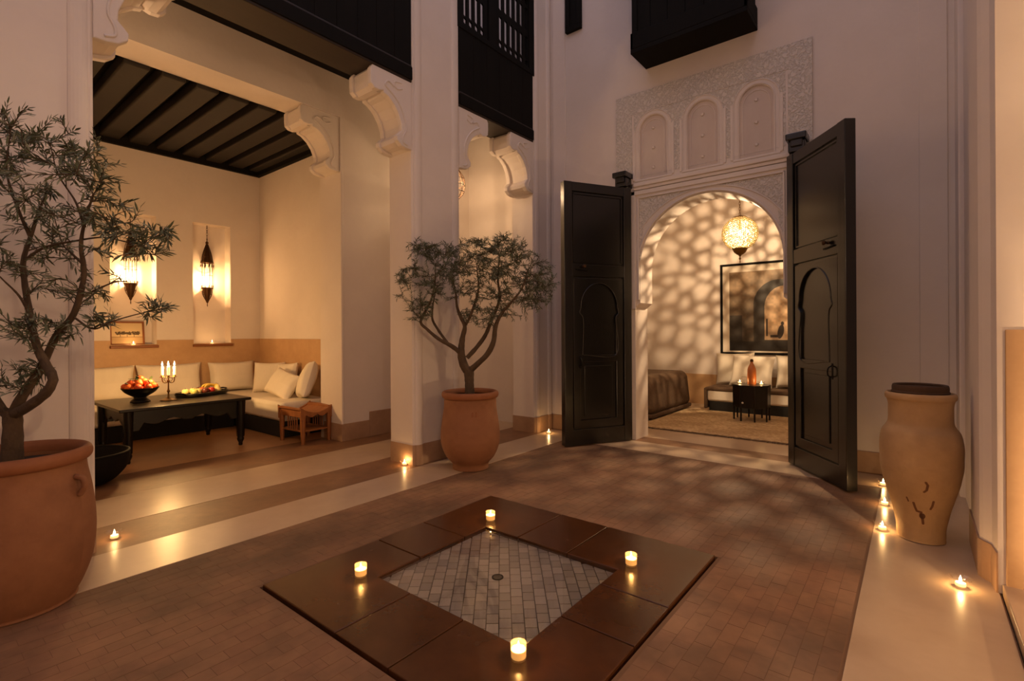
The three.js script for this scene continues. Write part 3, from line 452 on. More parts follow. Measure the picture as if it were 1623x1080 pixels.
function nicheLantern() {   // hanging brass lantern: pierced crown, glass cylinder, pierced lower cone
  const o = thing('hanging_lantern', 'slim bronze lantern hanging in the left alcove niche behind the olive branches', 'lantern', [-7.898, 0, -1.965], 0, 'niche lanterns');
  const ribs = (y0, r0, y1, r1, n, bulge = 0) => { const l = []; for (let k = 0; k < n; k++) { const a = k / n * 2 * Math.PI; l.push(rod([[Math.cos(a) * r0, y0, Math.sin(a) * r0], [Math.cos(a) * ((r0 + r1) / 2 + bulge), (y0 + y1) / 2, Math.sin(a) * ((r0 + r1) / 2 + bulge)], [Math.cos(a) * r1, y1, Math.sin(a) * r1]], 0.0035, 8, 5)); } return l; };
  const hoop = (y, r, t = 0.005) => new THREE.TorusGeometry(r, t, 6, 28).rotateX(Math.PI / 2).translate(0, y, 0);
  const pend = (y, r, h, n) => { const l = []; for (let k = 0; k < n; k++) { const a = (k + 0.5) / n * 2 * Math.PI; l.push(lathe([[0.0005, -h], [0.007, -h * 0.6], [0.003, -0.01], [0.0005, 0]], 8).translate(Math.cos(a) * r, y, Math.sin(a) * r)); } return l; };
  obj('crown', [...ribs(2.26, 0.078, 2.52, 0.014, 12, 0.008), hoop(2.26, 0.08, 0.007), hoop(2.34, 0.056, 0.004), hoop(2.43, 0.036, 0.004), ...pend(2.255, 0.082, 0.07, 12), lathe(smooth([[0.0005, 2.62], [0.008, 2.60], [0.006, 2.57], [0.02, 2.55], [0.012, 2.52], [0.016, 2.50]]), 16), lathe([[0.0005, 2.51], [0.014, 2.51], [0.05, 2.36], [0.075, 2.265], [0.07, 2.265], [0.045, 2.36], [0.0005, 2.50]], 24)], M.bronze, o);
  obj('glass_cylinder', lathe([[0.06, 1.89], [0.062, 1.89], [0.062, 2.26], [0.06, 2.26], [0.06, 1.89]], 32), M.glass, o);
  obj('frame', [...ribs(1.89, 0.066, 2.26, 0.066, 6), hoop(1.89, 0.068, 0.006), hoop(2.08, 0.067, 0.003)], M.bronze, o);
  obj('lower_cone', [...ribs(1.89, 0.07, 1.72, 0.02, 12, 0.012), hoop(1.9, 0.074, 0.006), hoop(1.81, 0.054, 0.004), ...[...Array(12)].map((_, k) => { const a = (k + 0.5) / 12 * 2 * Math.PI; return lathe([[0.0005, 0.05], [0.006, 0.03], [0.0005, 0]], 8).translate(Math.cos(a) * 0.076, 1.895, Math.sin(a) * 0.076); }), lathe([[0.0005, 1.71], [0.02, 1.73], [0.05, 1.83], [0.066, 1.89], [0.06, 1.89], [0.045, 1.83], [0.0005, 1.75]], 24), lathe(smooth([[0.0005, 1.63], [0.006, 1.65], [0.005, 1.68], [0.016, 1.70], [0.02, 1.73]]), 12)], M.bronze, o);
  obj('chain', chain(2.62, 2.78), M.bronze, o);
  obj('bulb', lathe(smooth([[0.0005, 1.955], [0.012, 1.965], [0.02, 2.0], [0.014, 2.04], [0.0005, 2.07]]), 16), M.bulb, o);
  glow(o, WARM, POWER.sconce, [0, 2.0, 0], 0.6); return o;
}
const lan = nicheLantern(); dup(lan, 'slim bronze lantern hanging in the right alcove niche in full view', [-7.898, 0, -2.865], 0.2);
{   // lantern of the arcade passage, half hidden by the middle pillar, and the lamp of the side gallery
  for (const [label, x, y, z, top, p] of [['bronze lantern hanging in the arcade behind the middle pillar', -4.52, 3.12, -4.50, 4.2, POWER.passage], ['bronze lantern hanging in the side gallery on the right', 1.15, 2.30, -2.2, 3.5, POWER.side], ['bronze lantern hanging in the arcade behind the pillar at the left edge', -4.42, 2.75, -0.38, 4.2, POWER.arcade]]) {
    const o = thing('gallery_lantern', label, 'lantern', [x, y, z]), l = [];
    for (let k = 0; k < 8; k++) { const a = k / 8 * 2 * Math.PI; l.push(rod([[0.03 * Math.cos(a), -0.2, 0.03 * Math.sin(a)], [0.105 * Math.cos(a), -0.1, 0.105 * Math.sin(a)], [0.11 * Math.cos(a), 0.06, 0.11 * Math.sin(a)], [0.03 * Math.cos(a), 0.2, 0.03 * Math.sin(a)]], 0.0045, 16, 5)); }
    for (const [yy, r] of [[-0.1, 0.107], [0.06, 0.112], [-0.02, 0.113]]) l.push(new THREE.TorusGeometry(r, 0.004, 6, 32).rotateX(Math.PI / 2).translate(0, yy, 0));
    obj('frame', l, M.bronze, o); obj('cap', lathe([[0.0005, 0.24], [0.01, 0.23], [0.03, 0.205], [0.05, 0.18], [0.046, 0.178], [0.0005, 0.2]], 20), M.bronze, o);
    obj('glass_globe', lathe(smooth([[0.03, -0.19], [0.09, -0.11], [0.098, 0.04], [0.03, 0.19]], 24), 28), M.glass, o); obj('finial', lathe(smooth([[0.0005, -0.28], [0.008, -0.26], [0.006, -0.23], [0.03, -0.2]]), 12), M.bronze, o);
    obj('chain', chain(0.23, top - y), M.bronze, o); obj('bulb', lathe(smooth([[0.0005, -0.035], [0.02, -0.02], [0.024, 0.01], [0.0005, 0.04]]), 16), M.bulb, o); glow(o, LAMPC, p, [0, 0, 0], 1);
  }
}
{   // big glass floor lantern in the side gallery
  const o = thing('floor_lantern', 'square glass and iron floor lantern standing in the side gallery', 'lantern', [1.0, 0.046, -2.55]), w = 0.13;
  obj('base', box(-w - 0.01, w + 0.01, 0, 0.03, -w - 0.01, w + 0.01, 0.005), M.iron, o);
  for (const a of [-1, 1]) for (const b of [-1, 1]) obj('post', box(a * w - 0.007, a * w + 0.007, 0.03, 0.52, b * w - 0.007, b * w + 0.007), M.iron, o);
  for (const k of [0, 1, 2, 3]) obj('pane', box(-w, w, 0.03, 0.52, -0.0015, 0.0015).translate(0, 0, w).rotateY(k * Math.PI / 2), M.glass, o);
  obj('roof', [box(-w - 0.01, w + 0.01, 0.52, 0.535, -w - 0.01, w + 0.01, 0.004), new THREE.CylinderGeometry(0.03, 0.18, 0.13, 4).rotateY(Math.PI / 4).translate(0, 0.6, 0)], M.iron, o); obj('ring', new THREE.TorusGeometry(0.035, 0.005, 6, 24).translate(0, 0.70, 0), M.iron, o);
  const c = thing('pillar_candle', 'thick lit candle inside the floor lantern of the side gallery', 'candle', [1.0, 0.0765, -2.55]); obj('wax', lathe(smooth([[0.0005, 0], [0.05, 0], [0.05, 0.2], [0.044, 0.205], [0.0005, 0.195]], 30), 28), M.wax, c); const f = obj('flame', FLt, M.flame, c); f.position.y = 0.205; const wk = obj('wick', wickGeo, M.wick, c); wk.position.y = 0.178; glow(c, LAMPC, POWER.floor, [0, 0.23, 0], 0.5);
}
{   // wall lamp on the near pier of the right-hand wall
  const o = thing('wall_sconce', 'brass wall lamp with an open glass on the near right pier', 'lamp', [0.30, 2.15, -0.28]);
  obj('backplate', box(-0.015, 0.0, -0.09, 0.09, -0.045, 0.045, 0.005), M.brass, o); obj('arm', rod([[-0.01, -0.03, 0], [-0.06, -0.05, 0], [-0.10, -0.03, 0], [-0.105, 0.0, 0]], 0.007, 20, 8), M.brass, o);
  obj('cup', lathe([[0.0005, 0], [0.03, 0.002], [0.034, 0.012], [0.03, 0.014], [0.0005, 0.012]], 24).translate(-0.105, 0, 0), M.brass, o); obj('glass', lathe([[0.03, 0.012], [0.048, 0.07], [0.05, 0.14], [0.0485, 0.14], [0.0465, 0.07], [0.0285, 0.012]], 28).translate(-0.105, 0, 0), M.glass, o);
  obj('bulb', lathe(smooth([[0.0005, 0.02], [0.014, 0.03], [0.02, 0.06], [0.012, 0.09], [0.0005, 0.1]]), 16).translate(-0.105, 0, 0), M.bulb, o); glow(o, new THREE.Color().setRGB(1, 0.68, 0.42), POWER.wall, [-0.105, 0.062, 0], 1);
}
// ------------------------------------------------------------------ seating alcove furniture
function pillow(w, h, t, seed) {   // in the xy plane, thickness along z
  const n = 22, R = rng(seed), P = [], I = [], a = R() * 6, b = R() * 6, side = (s) => { const o = P.length / 3; for (let j = 0; j <= n; j++) for (let i = 0; i <= n; i++) { const u = i / n * 2 - 1, v = j / n * 2 - 1, e = Math.pow(Math.max(0, (1 - u ** 4) * (1 - v ** 4)), 0.5), pin = 1 - 0.07 * (1 - Math.abs(v) ** 2) * Math.abs(u) ** 3, pin2 = 1 - 0.07 * (1 - Math.abs(u) ** 2) * Math.abs(v) ** 3; P.push(u * w / 2 * pin, v * h / 2 * pin2, s * (0.004 + t / 2 * e * (1 + 0.07 * Math.sin(3 * u + a + 2 * v) + 0.05 * Math.sin(5 * v + b)))); } for (let j = 0; j < n; j++) for (let i = 0; i < n; i++) { const k = o + j * (n + 1) + i; s > 0 ? I.push(k, k + 1, k + n + 1, k + 1, k + n + 2, k + n + 1) : I.push(k, k + n + 1, k + 1, k + 1, k + n + 1, k + n + 2); } };
  side(1); side(-1); const m = (n + 1) ** 2, rim = []; for (let i = 0; i < n; i++) rim.push(i); for (let j = 0; j < n; j++) rim.push(j * (n + 1) + n); for (let i = n; i > 0; i--) rim.push(n * (n + 1) + i); for (let j = n; j > 0; j--) rim.push(j * (n + 1));
  rim.forEach((p, i) => { const q = rim[(i + 1) % rim.length]; I.push(p, p + m, q, q, p + m, q + m); });
  const g = new THREE.BufferGeometry(); g.setAttribute('position', new THREE.Float32BufferAttribute(P, 3)); g.setIndex(I); g.computeVertexNormals(); return g;
}
function cushion(label, [x, y, z], w, h, t, turn, lean, roll = 0, seed = 1, group) {
  const o = obj('cushion', pillow(w, h, t, seed), M.linen); tag(o, label, 'cushion', group); o.rotation.order = 'YXZ'; o.rotation.set(lean, turn, roll); o.position.set(x, y, z); return o;
}
const softBox = (x0, x1, y0, y1, z0, z1, r) => T(new RoundedBoxGeometry(x1 - x0, y1 - y0, z1 - z0, 5, r), (x0 + x1) / 2, (y0 + y1) / 2, (z0 + z1) / 2);
{
  const seat = (label, x0, x1, z0, z1, baseInset) => { const o = thing('banquette', label, 'sofa', [(x0 + x1) / 2, 0.001, (z0 + z1) / 2]), w = (x1 - x0) / 2, d = (z1 - z0) / 2; obj('base', box(-w + baseInset[0], w - baseInset[1], 0, 0.19, -d + baseInset[2], d - baseInset[3], 0.01), M.fabricDark, o); obj('mattress', softBox(-w, w, 0.19, 0.42, -d, d, 0.05), M.linen, o); return o; };
  seat('long linen banquette along the back wall of the alcove', XA + 0.015, -7.10, -2.90, -1.06, [0, 0.02, 0, 0]);
  seat('linen banquette along the end wall by the wooden stool', XA + 0.015, -5.83, ZE + 0.015, -2.905, [0, 0.02, 0, 0.02]);
  seat('linen banquette at the near end of the alcove behind the table', XA + 0.015, -6.0, -1.055, -0.35, [0, 0.02, 0.02, 0]);
  const X = -7.66;
  cushion('large linen back cushion, leftmost along the alcove back wall', [X, 0.635, -1.55], 0.80, 0.44, 0.2, Math.PI / 2, -0.16, 0, 11);
  cushion('large linen back cushion behind the candelabrum', [X, 0.635, -2.33], 0.74, 0.44, 0.2, Math.PI / 2, -0.16, 0, 12);
  cushion('large linen back cushion in the corner right of the fruit tray', [X, 0.635, -3.10], 0.62, 0.42, 0.2, Math.PI / 2, -0.16, 0, 13);
  cushion('narrow linen cushion leaning edge-on beside the corner cushion', [-7.10, 0.63, -3.36], 0.42, 0.42, 0.17, 0.75, -0.2, 0, 14);
  cushion('small linen cushion propped on the end wall between two others', [-6.74, 0.64, -3.43], 0.44, 0.40, 0.13, 0.05, -0.18, 0.05, 15);
  cushion('linen cushion lying in front on the end banquette', [-6.42, 0.585, -3.22], 0.56, 0.36, 0.15, 0.15, -0.55, -0.22, 16);
  cushion('large linen cushion with a corner up, nearest the wooden stool', [-6.02, 0.645, -3.33], 0.48, 0.46, 0.18, -0.45, -0.3, 0.18, 17);
}
{   // low table
  const o = thing('low_table', 'low dark wooden table with a shaped apron laden with fruit and candles', 'table', [-6.34, 0.001, -1.95]);
  const w = 0.54, d = 0.60, H = 0.533;
  obj('tabletop', box(-w, w, H - 0.03, H, -d, d, 0.008), M.tableWood, o);
  const wave = (L) => { const p = [[-L, 0], [L, 0], [L, -0.20]]; const n = 24; for (let i = 0; i <= n; i++) { const u = 1 - i / n * 2, y = Math.abs(u) > 0.82 ? -0.20 : -0.125 - 0.02 * Math.cos(u / 0.82 * Math.PI * 3) - 0.04 * Math.abs(u) ** 3; p.push([u * L, y]); } p.push([-L, -0.2]); return p; };
  for (const s of [-1, 1]) { const g = extrude(shape(wave(d - 0.09)), 0.025, 0.003).rotateY(Math.PI / 2).translate(s * (w - 0.10) - 0.0125, H - 0.03, 0); obj('apron', g, M.tableWood, o); const h = extrude(shape(wave(w - 0.09)), 0.025, 0.003).translate(0, H - 0.03, s * (d - 0.10) - 0.0125); obj('apron', h, M.tableWood, o); }
  for (const a of [-1, 1]) for (const b of [-1, 1]) { const l = lathe([[0.0005, 0], [0.018, 0], [0.022, 0.012], [0.02, 0.03], [0.034, 0.06], [0.036, 0.075], [0.03, 0.09], [0.033, 0.1]], 20), sq = new THREE.CylinderGeometry(0.055, 0.042, H - 0.13, 4, 1).rotateY(Math.PI / 4).translate(0, 0.1 + (H - 0.13) / 2, 0); obj('leg', [l, sq].map((g) => g.translate(a * (w - 0.085), 0, b * (d - 0.085))), M.tableWood, o); }
}
const TT = 0.5345;
{   // footed bowl of oranges
  const bx = -6.36, bz = -1.66, o = thing('fruit_bowl', 'dark footed bowl heaped with oranges on the low table', 'bowl', [bx, TT, bz]);
  obj('bowl', lathe(smooth([[0.0005, 0.001], [0.085, 0.001], [0.08, 0.02], [0.055, 0.045], [0.075, 0.062], [0.13, 0.1], [0.165, 0.145], [0.158, 0.145], [0.12, 0.105], [0.06, 0.072], [0.0005, 0.068]], 50), 40), M.tableWood, o);
  const R = rng(77), skin = [0xd2571a, 0xc94a16, 0xdf6a22].map((c, k) => std({ color: c, roughness: 0.5, bumpMap: greyMap(128, 0.02, (i) => N2[(i * 3 + k) % N2.length]), bumpScale: 0.0008 })), G = ready(new THREE.SphereGeometry(0.035, 20, 14).scale(1, 0.93, 1)), S = ready(lathe([[0.0005, 0.004], [0.004, 0.003], [0.005, 0]], 8).translate(0, 0.0325, 0)), leafM = std({ color: 0x2c3a16, roughness: 0.6, side: THREE.DoubleSide });
  const leafG = ready((() => { const s = shape([[0, 0], [0.018, 0.012], [0.04, 0.014], [0.07, 0], [0.04, -0.014], [0.018, -0.012]]); return extrude(s, 0.002).rotateX(-Math.PI / 2); })());
  const spots = []; for (const [n, r, y] of [[9, 0.105, 0.14], [6, 0.068, 0.162], [9, 0.128, 0.168], [7, 0.085, 0.203], [3, 0.035, 0.218], [1, 0, 0.248]]) for (let k = 0; k < n; k++) { const a = (k + (n % 2) * 0.4) / n * 2 * Math.PI + y * 9; spots.push([r * Math.cos(a), y - 0.005, r * Math.sin(a)]); }
  spots.forEach(([x, y, z], i) => { const f = thing('orange', 'small orange heaped in the dark footed bowl', 'fruit', [bx + x, TT + y, bz + z], i, 'oranges heaped in the footed bowl'); f.rotation.x = (R() - 0.5); obj('peel', G, skin[i % 3], f); obj('stem', S, leafM, f); if (i > 14 && i % 2) { const l = obj('leaf', leafG, leafM, f); l.position.set(0.004, 0.032, 0); l.rotation.set(0.3 * (R() - 0.5), R() * 6, 0.4); } });
}
{   // tray with mixed fruit
  const o = thing('fruit_tray', 'dark oblong tray with end handles holding mixed fruit', 'tray', [-6.50, TT, -2.30], 0.45);
  obj('tray', [slabY(shape([...Array(40)].map((_, k) => { const a = k / 40 * 2 * Math.PI, c = Math.cos(a), s = Math.sin(a); return [0.16 * Math.sign(c) * Math.abs(c) ** 0.5, 0.27 * Math.sign(s) * Math.abs(s) ** 0.5]; })), 0.001, 0.014, 0.003)], M.tableWood, o);
  const rim = [...Array(41)].map((_, k) => { const a = k / 40 * 2 * Math.PI, c = Math.cos(a), s = Math.sin(a); return [0.165 * Math.sign(c) * Math.abs(c) ** 0.5, 0.032, 0.275 * Math.sign(s) * Math.abs(s) ** 0.5]; }); obj('rim', [rod(rim, 0.008, 120, 6), rod(rim.map(([x, y, z]) => [x * 0.99, 0.018, z * 0.99]), 0.009, 120, 6)], M.tableWood, o);
  for (const s of [-1, 1]) obj('handle', rod([[-0.05, 0.03, s * 0.27], [-0.045, 0.045, s * 0.31], [0.045, 0.045, s * 0.31], [0.05, 0.03, s * 0.27]], 0.009, 24, 8), M.tableWood, o);
  const pos = (x, y, z) => { const v = new THREE.Vector3(x, y, z).applyAxisAngle(new THREE.Vector3(0, 1, 0), 0.45); return [-6.50 + v.x, TT + v.y, -2.30 + v.z]; };
  const body = (prof, n = 24) => ready(lathe(smooth(prof, 24), n)), mats = { pale: std({ color: 0xd8c07a, roughness: 0.5 }), red: std({ color: 0xa5221a, roughness: 0.35 }), dark: std({ color: 0x5a2415, roughness: 0.4 }), orange: std({ color: 0xd0601c, roughness: 0.5 }), yellow: std({ color: 0xe0bc4a, roughness: 0.5 }), green: std({ color: 0xb4b060, roughness: 0.45 }) };
  const apple = body([[0.0005, 0.008], [0.016, 0.0], [0.034, 0.016], [0.038, 0.036], [0.03, 0.06], [0.012, 0.066], [0.0005, 0.058]]), pear = body([[0.0005, 0], [0.03, 0.008], [0.038, 0.032], [0.026, 0.064], [0.016, 0.086], [0.0005, 0.094]]), stalk = ready(rod([[0, 0.055, 0], [0.002, 0.07, 0], [0.006, 0.08, 0]], 0.0016, 6, 5));
  for (const [kind, m, x, z, label, y = 0.016] of [[apple, 'green', 0.06, 0.17, 'pale green apple at the left end of the tray'], [apple, 'pale', -0.04, 0.19, 'pale yellow apple at the far left of the tray'], [apple, 'pale', 0.03, 0.09, 'pale yellow apple beside the dark fruit on the tray'], [apple, 'dark', 0.07, 0.03, 'dark plum-red fruit in the middle of the tray'], [apple, 'red', 0.08, -0.05, 'bright red apple in the middle of the tray'], [apple, 'orange', -0.01, -0.01, 'orange fruit behind the red apple on the tray'], [pear, 'pale', 0.08, -0.14, 'pale pear at the right front of the tray'], [apple, 'pale', -0.05, 0.08, 'pale fruit at the back of the tray near the left'], [apple, 'dark', -0.08, -0.04, 'dark red fruit at the back of the tray'], [pear, 'yellow', 0.0, -0.2, 'yellow pear at the right end of the tray']]) { const f = thing(kind === apple ? 'apple' : 'pear', label, 'fruit', pos(x, y, z), x * 30); obj('flesh', kind, mats[m], f); const s = obj('stalk', stalk, M.wick, f); if (kind === pear) s.position.y = 0.026; }
  for (const [dx, label] of [[0, 'yellow banana lying across the right of the tray, nearer of two'], [-0.04, 'yellow banana lying across the right of the tray, farther of two']]) { const f = thing('banana', label, 'fruit', pos(-0.01 + dx, 0.065, -0.12), 0.45); obj('peel', limb([[0.02, 0.01, 0.1], [0, 0.03, 0.05], [-0.005, 0.036, 0], [0, 0.03, -0.05], [0.02, 0.008, -0.1]], [0.006, 0.016, 0.018, 0.016, 0.004], 20, 8), mats.yellow, f); obj('stem', limb([[0.02, 0.01, 0.1], [0.028, -0.002, 0.118]], [0.006, 0.004], 4, 6), M.wick, f); }
}
{   // candelabrum with four tapers
  const cx = -6.24, cz = -1.88, o = thing('candelabrum', 'four-armed brass candelabrum standing on the low table', 'candelabrum', [cx, TT, cz]);
  obj('base', lathe(smooth([[0.0005, 0.001], [0.072, 0.001], [0.07, 0.01], [0.04, 0.022], [0.018, 0.035], [0.0005, 0.036]]), 32), M.brass, o);
  obj('stem', lathe(smooth([[0.01, 0.03], [0.008, 0.08], [0.016, 0.1], [0.008, 0.12], [0.007, 0.19], [0.015, 0.21], [0.0005, 0.225]]), 20), M.brass, o);
  for (let k = 0; k < 4; k++) {
    const a = 0.30 + k * Math.PI / 2 - 0.02, c = Math.cos(a), s = Math.sin(a), r = 0.054;
    obj('arm', [rod([[0, 0.205, 0], [0.02 * c, 0.19, 0.02 * s], [0.044 * c, 0.195, 0.044 * s], [r * c, 0.22, r * s], [r * c, 0.25, r * s]], 0.005, 24, 8), lathe([[0.0005, 0.244], [0.012, 0.246], [0.026, 0.252], [0.026, 0.255], [0.013, 0.255], [0.014, 0.272], [0.0105, 0.272], [0.0105, 0.258], [0.0005, 0.258]], 20).translate(r * c, 0, r * s), rod([[0.02 * c, 0.2, 0.02 * s], [0.04 * c, 0.23, 0.04 * s], [0.025 * c, 0.24, 0.025 * s]], 0.003, 12, 6)], M.brass, o);
    const t = thing('taper_candle', ['lit white taper candle on the candelabrum arm towards the court', 'lit white taper candle on the candelabrum arm nearest the bowl side front', 'lit white taper candle on the candelabrum arm towards the back wall', 'lit white taper candle on the candelabrum arm towards the tray'][k], 'candle', [cx + r * c, TT + 0.2585, cz + r * s]);
    obj('wax', lathe([[0.0005, 0], [0.0102, 0], [0.0125, 0.004], [0.0125, 0.102], [0.009, 0.106], [0.0005, 0.104]], 16), M.waxTaper, t); const w = obj('wick', wickGeo, M.wick, t); w.position.y = 0.085; const f = obj('flame', FLt, M.flame, t); f.position.y = 0.113; glow(t, FLAME, POWER.taper, [0, 0.135, 0], 0.3);
  }
}
{   // saddle-seated stool
  const o = thing('wooden_stool', 'brown wooden stool with a dipped seat at the alcove corner', 'stool', [-5.545, 0.001, -3.045], 0.06), w = 0.235, d = 0.19;
  for (const a of [-1, 1]) for (const b of [-1, 1]) obj('leg', new THREE.CylinderGeometry(0.034, 0.022, 0.36, 4).rotateY(Math.PI / 4).translate(a * (w - 0.025), 0.18, b * (d - 0.025)), M.stoolWood, o);
  const saddle = (n, top) => [...Array(n + 1)].map((_, i) => { const u = i / n * 2 - 1; return [u * d * 1.08, top - 0.075 * (1 - u * u) ** 1.0]; });
  for (const s of [-1, 1]) { const p = [...saddle(20, 0.42), ...[...Array(21)].map((_, i) => { const u = 1 - i / 20 * 2; return [u * d * 1.05, 0.33 - 0.035 * Math.abs(Math.sin(u * Math.PI * 1.5)) + (Math.abs(u) > 0.8 ? -0.03 : 0)]; })]; obj('end_board', extrude(shape(p), 0.022, 0.003).rotateY(Math.PI / 2).translate(s * (w - 0.012) - 0.011, 0, 0), M.stoolWood, o); obj('side_rail', box(-w + 0.02, w - 0.02, 0.30, 0.405, s * (d - 0.02) - 0.011, s * (d - 0.02) + 0.011, 0.004), M.stoolWood, o); }
  const st = [...saddle(20, 0.408), ...saddle(20, 0.388).reverse()]; obj('seat', extrude(shape(st), 2 * w - 0.04).rotateY(Math.PI / 2).translate(-w + 0.02, 0, 0), M.stoolWood, o);
  obj('shelf', box(-w + 0.02, w - 0.02, 0.135, 0.153, -d + 0.02, d - 0.02, 0.004), M.stoolWood, o);
  for (let i = 0; i < 5; i++) for (const s of [-1, 1]) obj('spindle', new THREE.CylinderGeometry(0.007, 0.007, 0.15, 8).translate(-0.09 + i * 0.045, 0.225, s * (d - 0.03)), M.stoolWood, o);
}
{   // dark bowl on the floor
  const o = thing('floor_bowl', 'big dark bowl on the floor half hidden behind the left pillar', 'bowl', [-5.36, 0.001, -1.0]);
  obj('bowl', lathe(smooth([[0.0005, 0.0], [0.12, 0.0], [0.21, 0.03], [0.285, 0.11], [0.312, 0.19], [0.315, 0.255], [0.30, 0.258], [0.265, 0.175], [0.18, 0.07], [0.0005, 0.03]], 50), 48), M.darkWood, o); obj('rim', new THREE.TorusGeometry(0.308, 0.012, 8, 48).rotateX(Math.PI / 2).translate(0, 0.256, 0), M.darkWood, o);
}
function print(w, h, draw) { const c = document.createElement('canvas'); c.width = w; c.height = h; draw(c.getContext('2d'), w, h); const t = new THREE.CanvasTexture(c); t.colorSpace = THREE.SRGBColorSpace; t.magFilter = THREE.LinearFilter; return t; }
function framed(o, w, h, t, d, mat, tex, printW, printH, printY, mount) {   // frame in xy, facing +z
  obj('frame', [box(-w / 2, w / 2, 0, t, 0, d, 0.004), box(-w / 2, w / 2, h - t, h, 0, d, 0.004), box(-w / 2, -w / 2 + t, t - 0.003, h - t + 0.003, 0, d, 0.004), box(w / 2 - t, w / 2, t - 0.003, h - t + 0.003, 0, d, 0.004)], mat, o);
  obj('mount', box(-w / 2 + t / 2, w / 2 - t / 2, t / 2, h - t / 2, 0.001, d * 0.35), mount, o);
  const g = new THREE.PlaneGeometry(printW, printH); g.translate(0, printY, d * 0.35 + 0.001); g.userData.ready = true;
  obj('print', g, std({ map: tex, roughness: 0.5 }), o);
}
{
  const o = thing('framed_picture', 'small brown framed picture of trees leaning in the left niche', 'picture', [-7.905, 1.101, -1.93], Math.PI / 2); o.rotation.order = 'YXZ'; o.rotation.x = -0.12;
  const R = rng(4);
  framed(o, 0.37, 0.31, 0.022, 0.02, M.shelfWood, print(256, 200, (c, w, h) => { c.fillStyle = '#cdb48c'; c.fillRect(0, 0, w, h); c.fillStyle = '#b89a70'; c.fillRect(0, h * 0.66, w, h * 0.34); c.fillStyle = '#4c3a20'; for (const [x, s] of [[0.28, 46], [0.72, 58], [0.5, 26]]) { c.fillRect(x * w - 2, h * 0.5, 4, h * 0.18); for (let k = 0; k < 40; k++) { c.beginPath(); c.ellipse(x * w + (R() - 0.5) * s * 1.5, h * 0.5 + (R() - 0.6) * s * 0.5, 5 + R() * 6, 3 + R() * 4, 0, 0, 7); c.fill(); } } c.fillStyle = '#6a5230'; c.fillRect(0, h * 0.66, w, 4); }), 0.33, 0.27, 0.155, M.linen);
}
// ------------------------------------------------------------------ bedroom furniture
{
  const o = thing('rug', 'large cream and brown woven rug on the bedroom floor', 'rug', [-1.62, 0.002, -7.03]);
  const W = field(512, [[8, .25], [90, .4], [160, .35]], 61, [0.35, 1]);
  obj('pile', softBox(-1.2, 1.2, 0, 0.022, -0.9, 0.9, 0.008), std({ map: colourMap(512, 0.9, (i) => mix([150, 122, 88], [212, 186, 148], Math.min(1, Math.max(0, (W[i] - 0.25) * 2)))), bumpMap: greyMap(512, 0.9, (i) => W[i]), bumpScale: 0.012, roughness: 1 }), o);
  const R = rng(3), fr = []; for (let i = 0; i < 180; i++) { const x = -1.19 + i * 2.38 / 179; fr.push(rod([[x, 0.012, 0.895], [x + (R() - 0.5) * 0.01, 0.008, 0.92], [x + (R() - 0.5) * 0.02, 0.003, 0.94]], 0.003, 4, 4)); } obj('fringe', fr, M.throw, o).userData.kind = 'stuff';
}
{   // bed with a draped cover
  const o = thing('bed', 'low bed under a crumpled brown throw left of the doorway', 'bed', [-3.55, 0.002, -7.42]);
  obj('base', box(-0.62, 0.60, 0, 0.25, -0.70, 0.70, 0.02), M.fabricDark, o);
  const g = new RoundedBoxGeometry(1.36, 0.55, 1.52, 14, 0.12), p = g.attributes.position; const n = (x, z) => Math.sin(9 * x + 4 * z) * 0.35 + Math.sin(17 * z - 7 * x) * 0.3 + Math.sin(31 * x + 23 * z) * 0.2;
  const gg = clean(g), q = gg.attributes.position; for (let i = 0; i < q.count; i++) { let x = q.getX(i), y = q.getY(i), z = q.getZ(i); const k = Math.max(0, -(y - 0.12)) / 0.4; const s = 1 + 0.05 * k + 0.012 * Math.sin(24 * (x + z)) * k; q.setXYZ(i, x * s, y + 0.325 + 0.018 * n(x, z) * (y > 0.1 ? 1 : 0.3) - 0.0 * k, z * s); } gg.computeVertexNormals();
  obj('throw', gg, M.throw, o);
  obj('hem', box(-0.70, 0.705, 0.02, 0.08, -0.785, 0.785, 0.02), M.throw, o);
}
{   // daybed under the picture
  const o = thing('daybed', 'low daybed with pale mattress and brown cover under the big picture', 'daybed', [-1.25, 0.002, -8.32]);
  obj('base', box(-1.25, 1.4, 0.0, 0.155, -0.36, 0.34, 0.012), M.fabricDark, o);
  obj('mattress', softBox(-1.28, 1.42, 0.155, 0.345, -0.37, 0.35, 0.04), M.linen, o);
  obj('cover', [softBox(-1.31, 1.43, 0.315, 0.372, -0.372, 0.362, 0.024), softBox(-1.325, -1.275, 0.04, 0.36, -0.34, 0.362, 0.02)], M.throw, o);
  cushion('big white cushion, leftmost on the daybed', [-2.27, 0.63, -8.565], 0.58, 0.52, 0.16, 0.05, -0.16, 0.03, 21);
  cushion('big white cushion behind the orange bottle on the daybed', [-1.97, 0.62, -8.36], 0.62, 0.50, 0.18, -0.06, -0.26, -0.04, 22);
  cushion('big white cushion on the daybed nearest the right door leaf', [-1.37, 0.625, -8.50], 0.58, 0.50, 0.2, 0.05, -0.2, 0.02, 23);
}
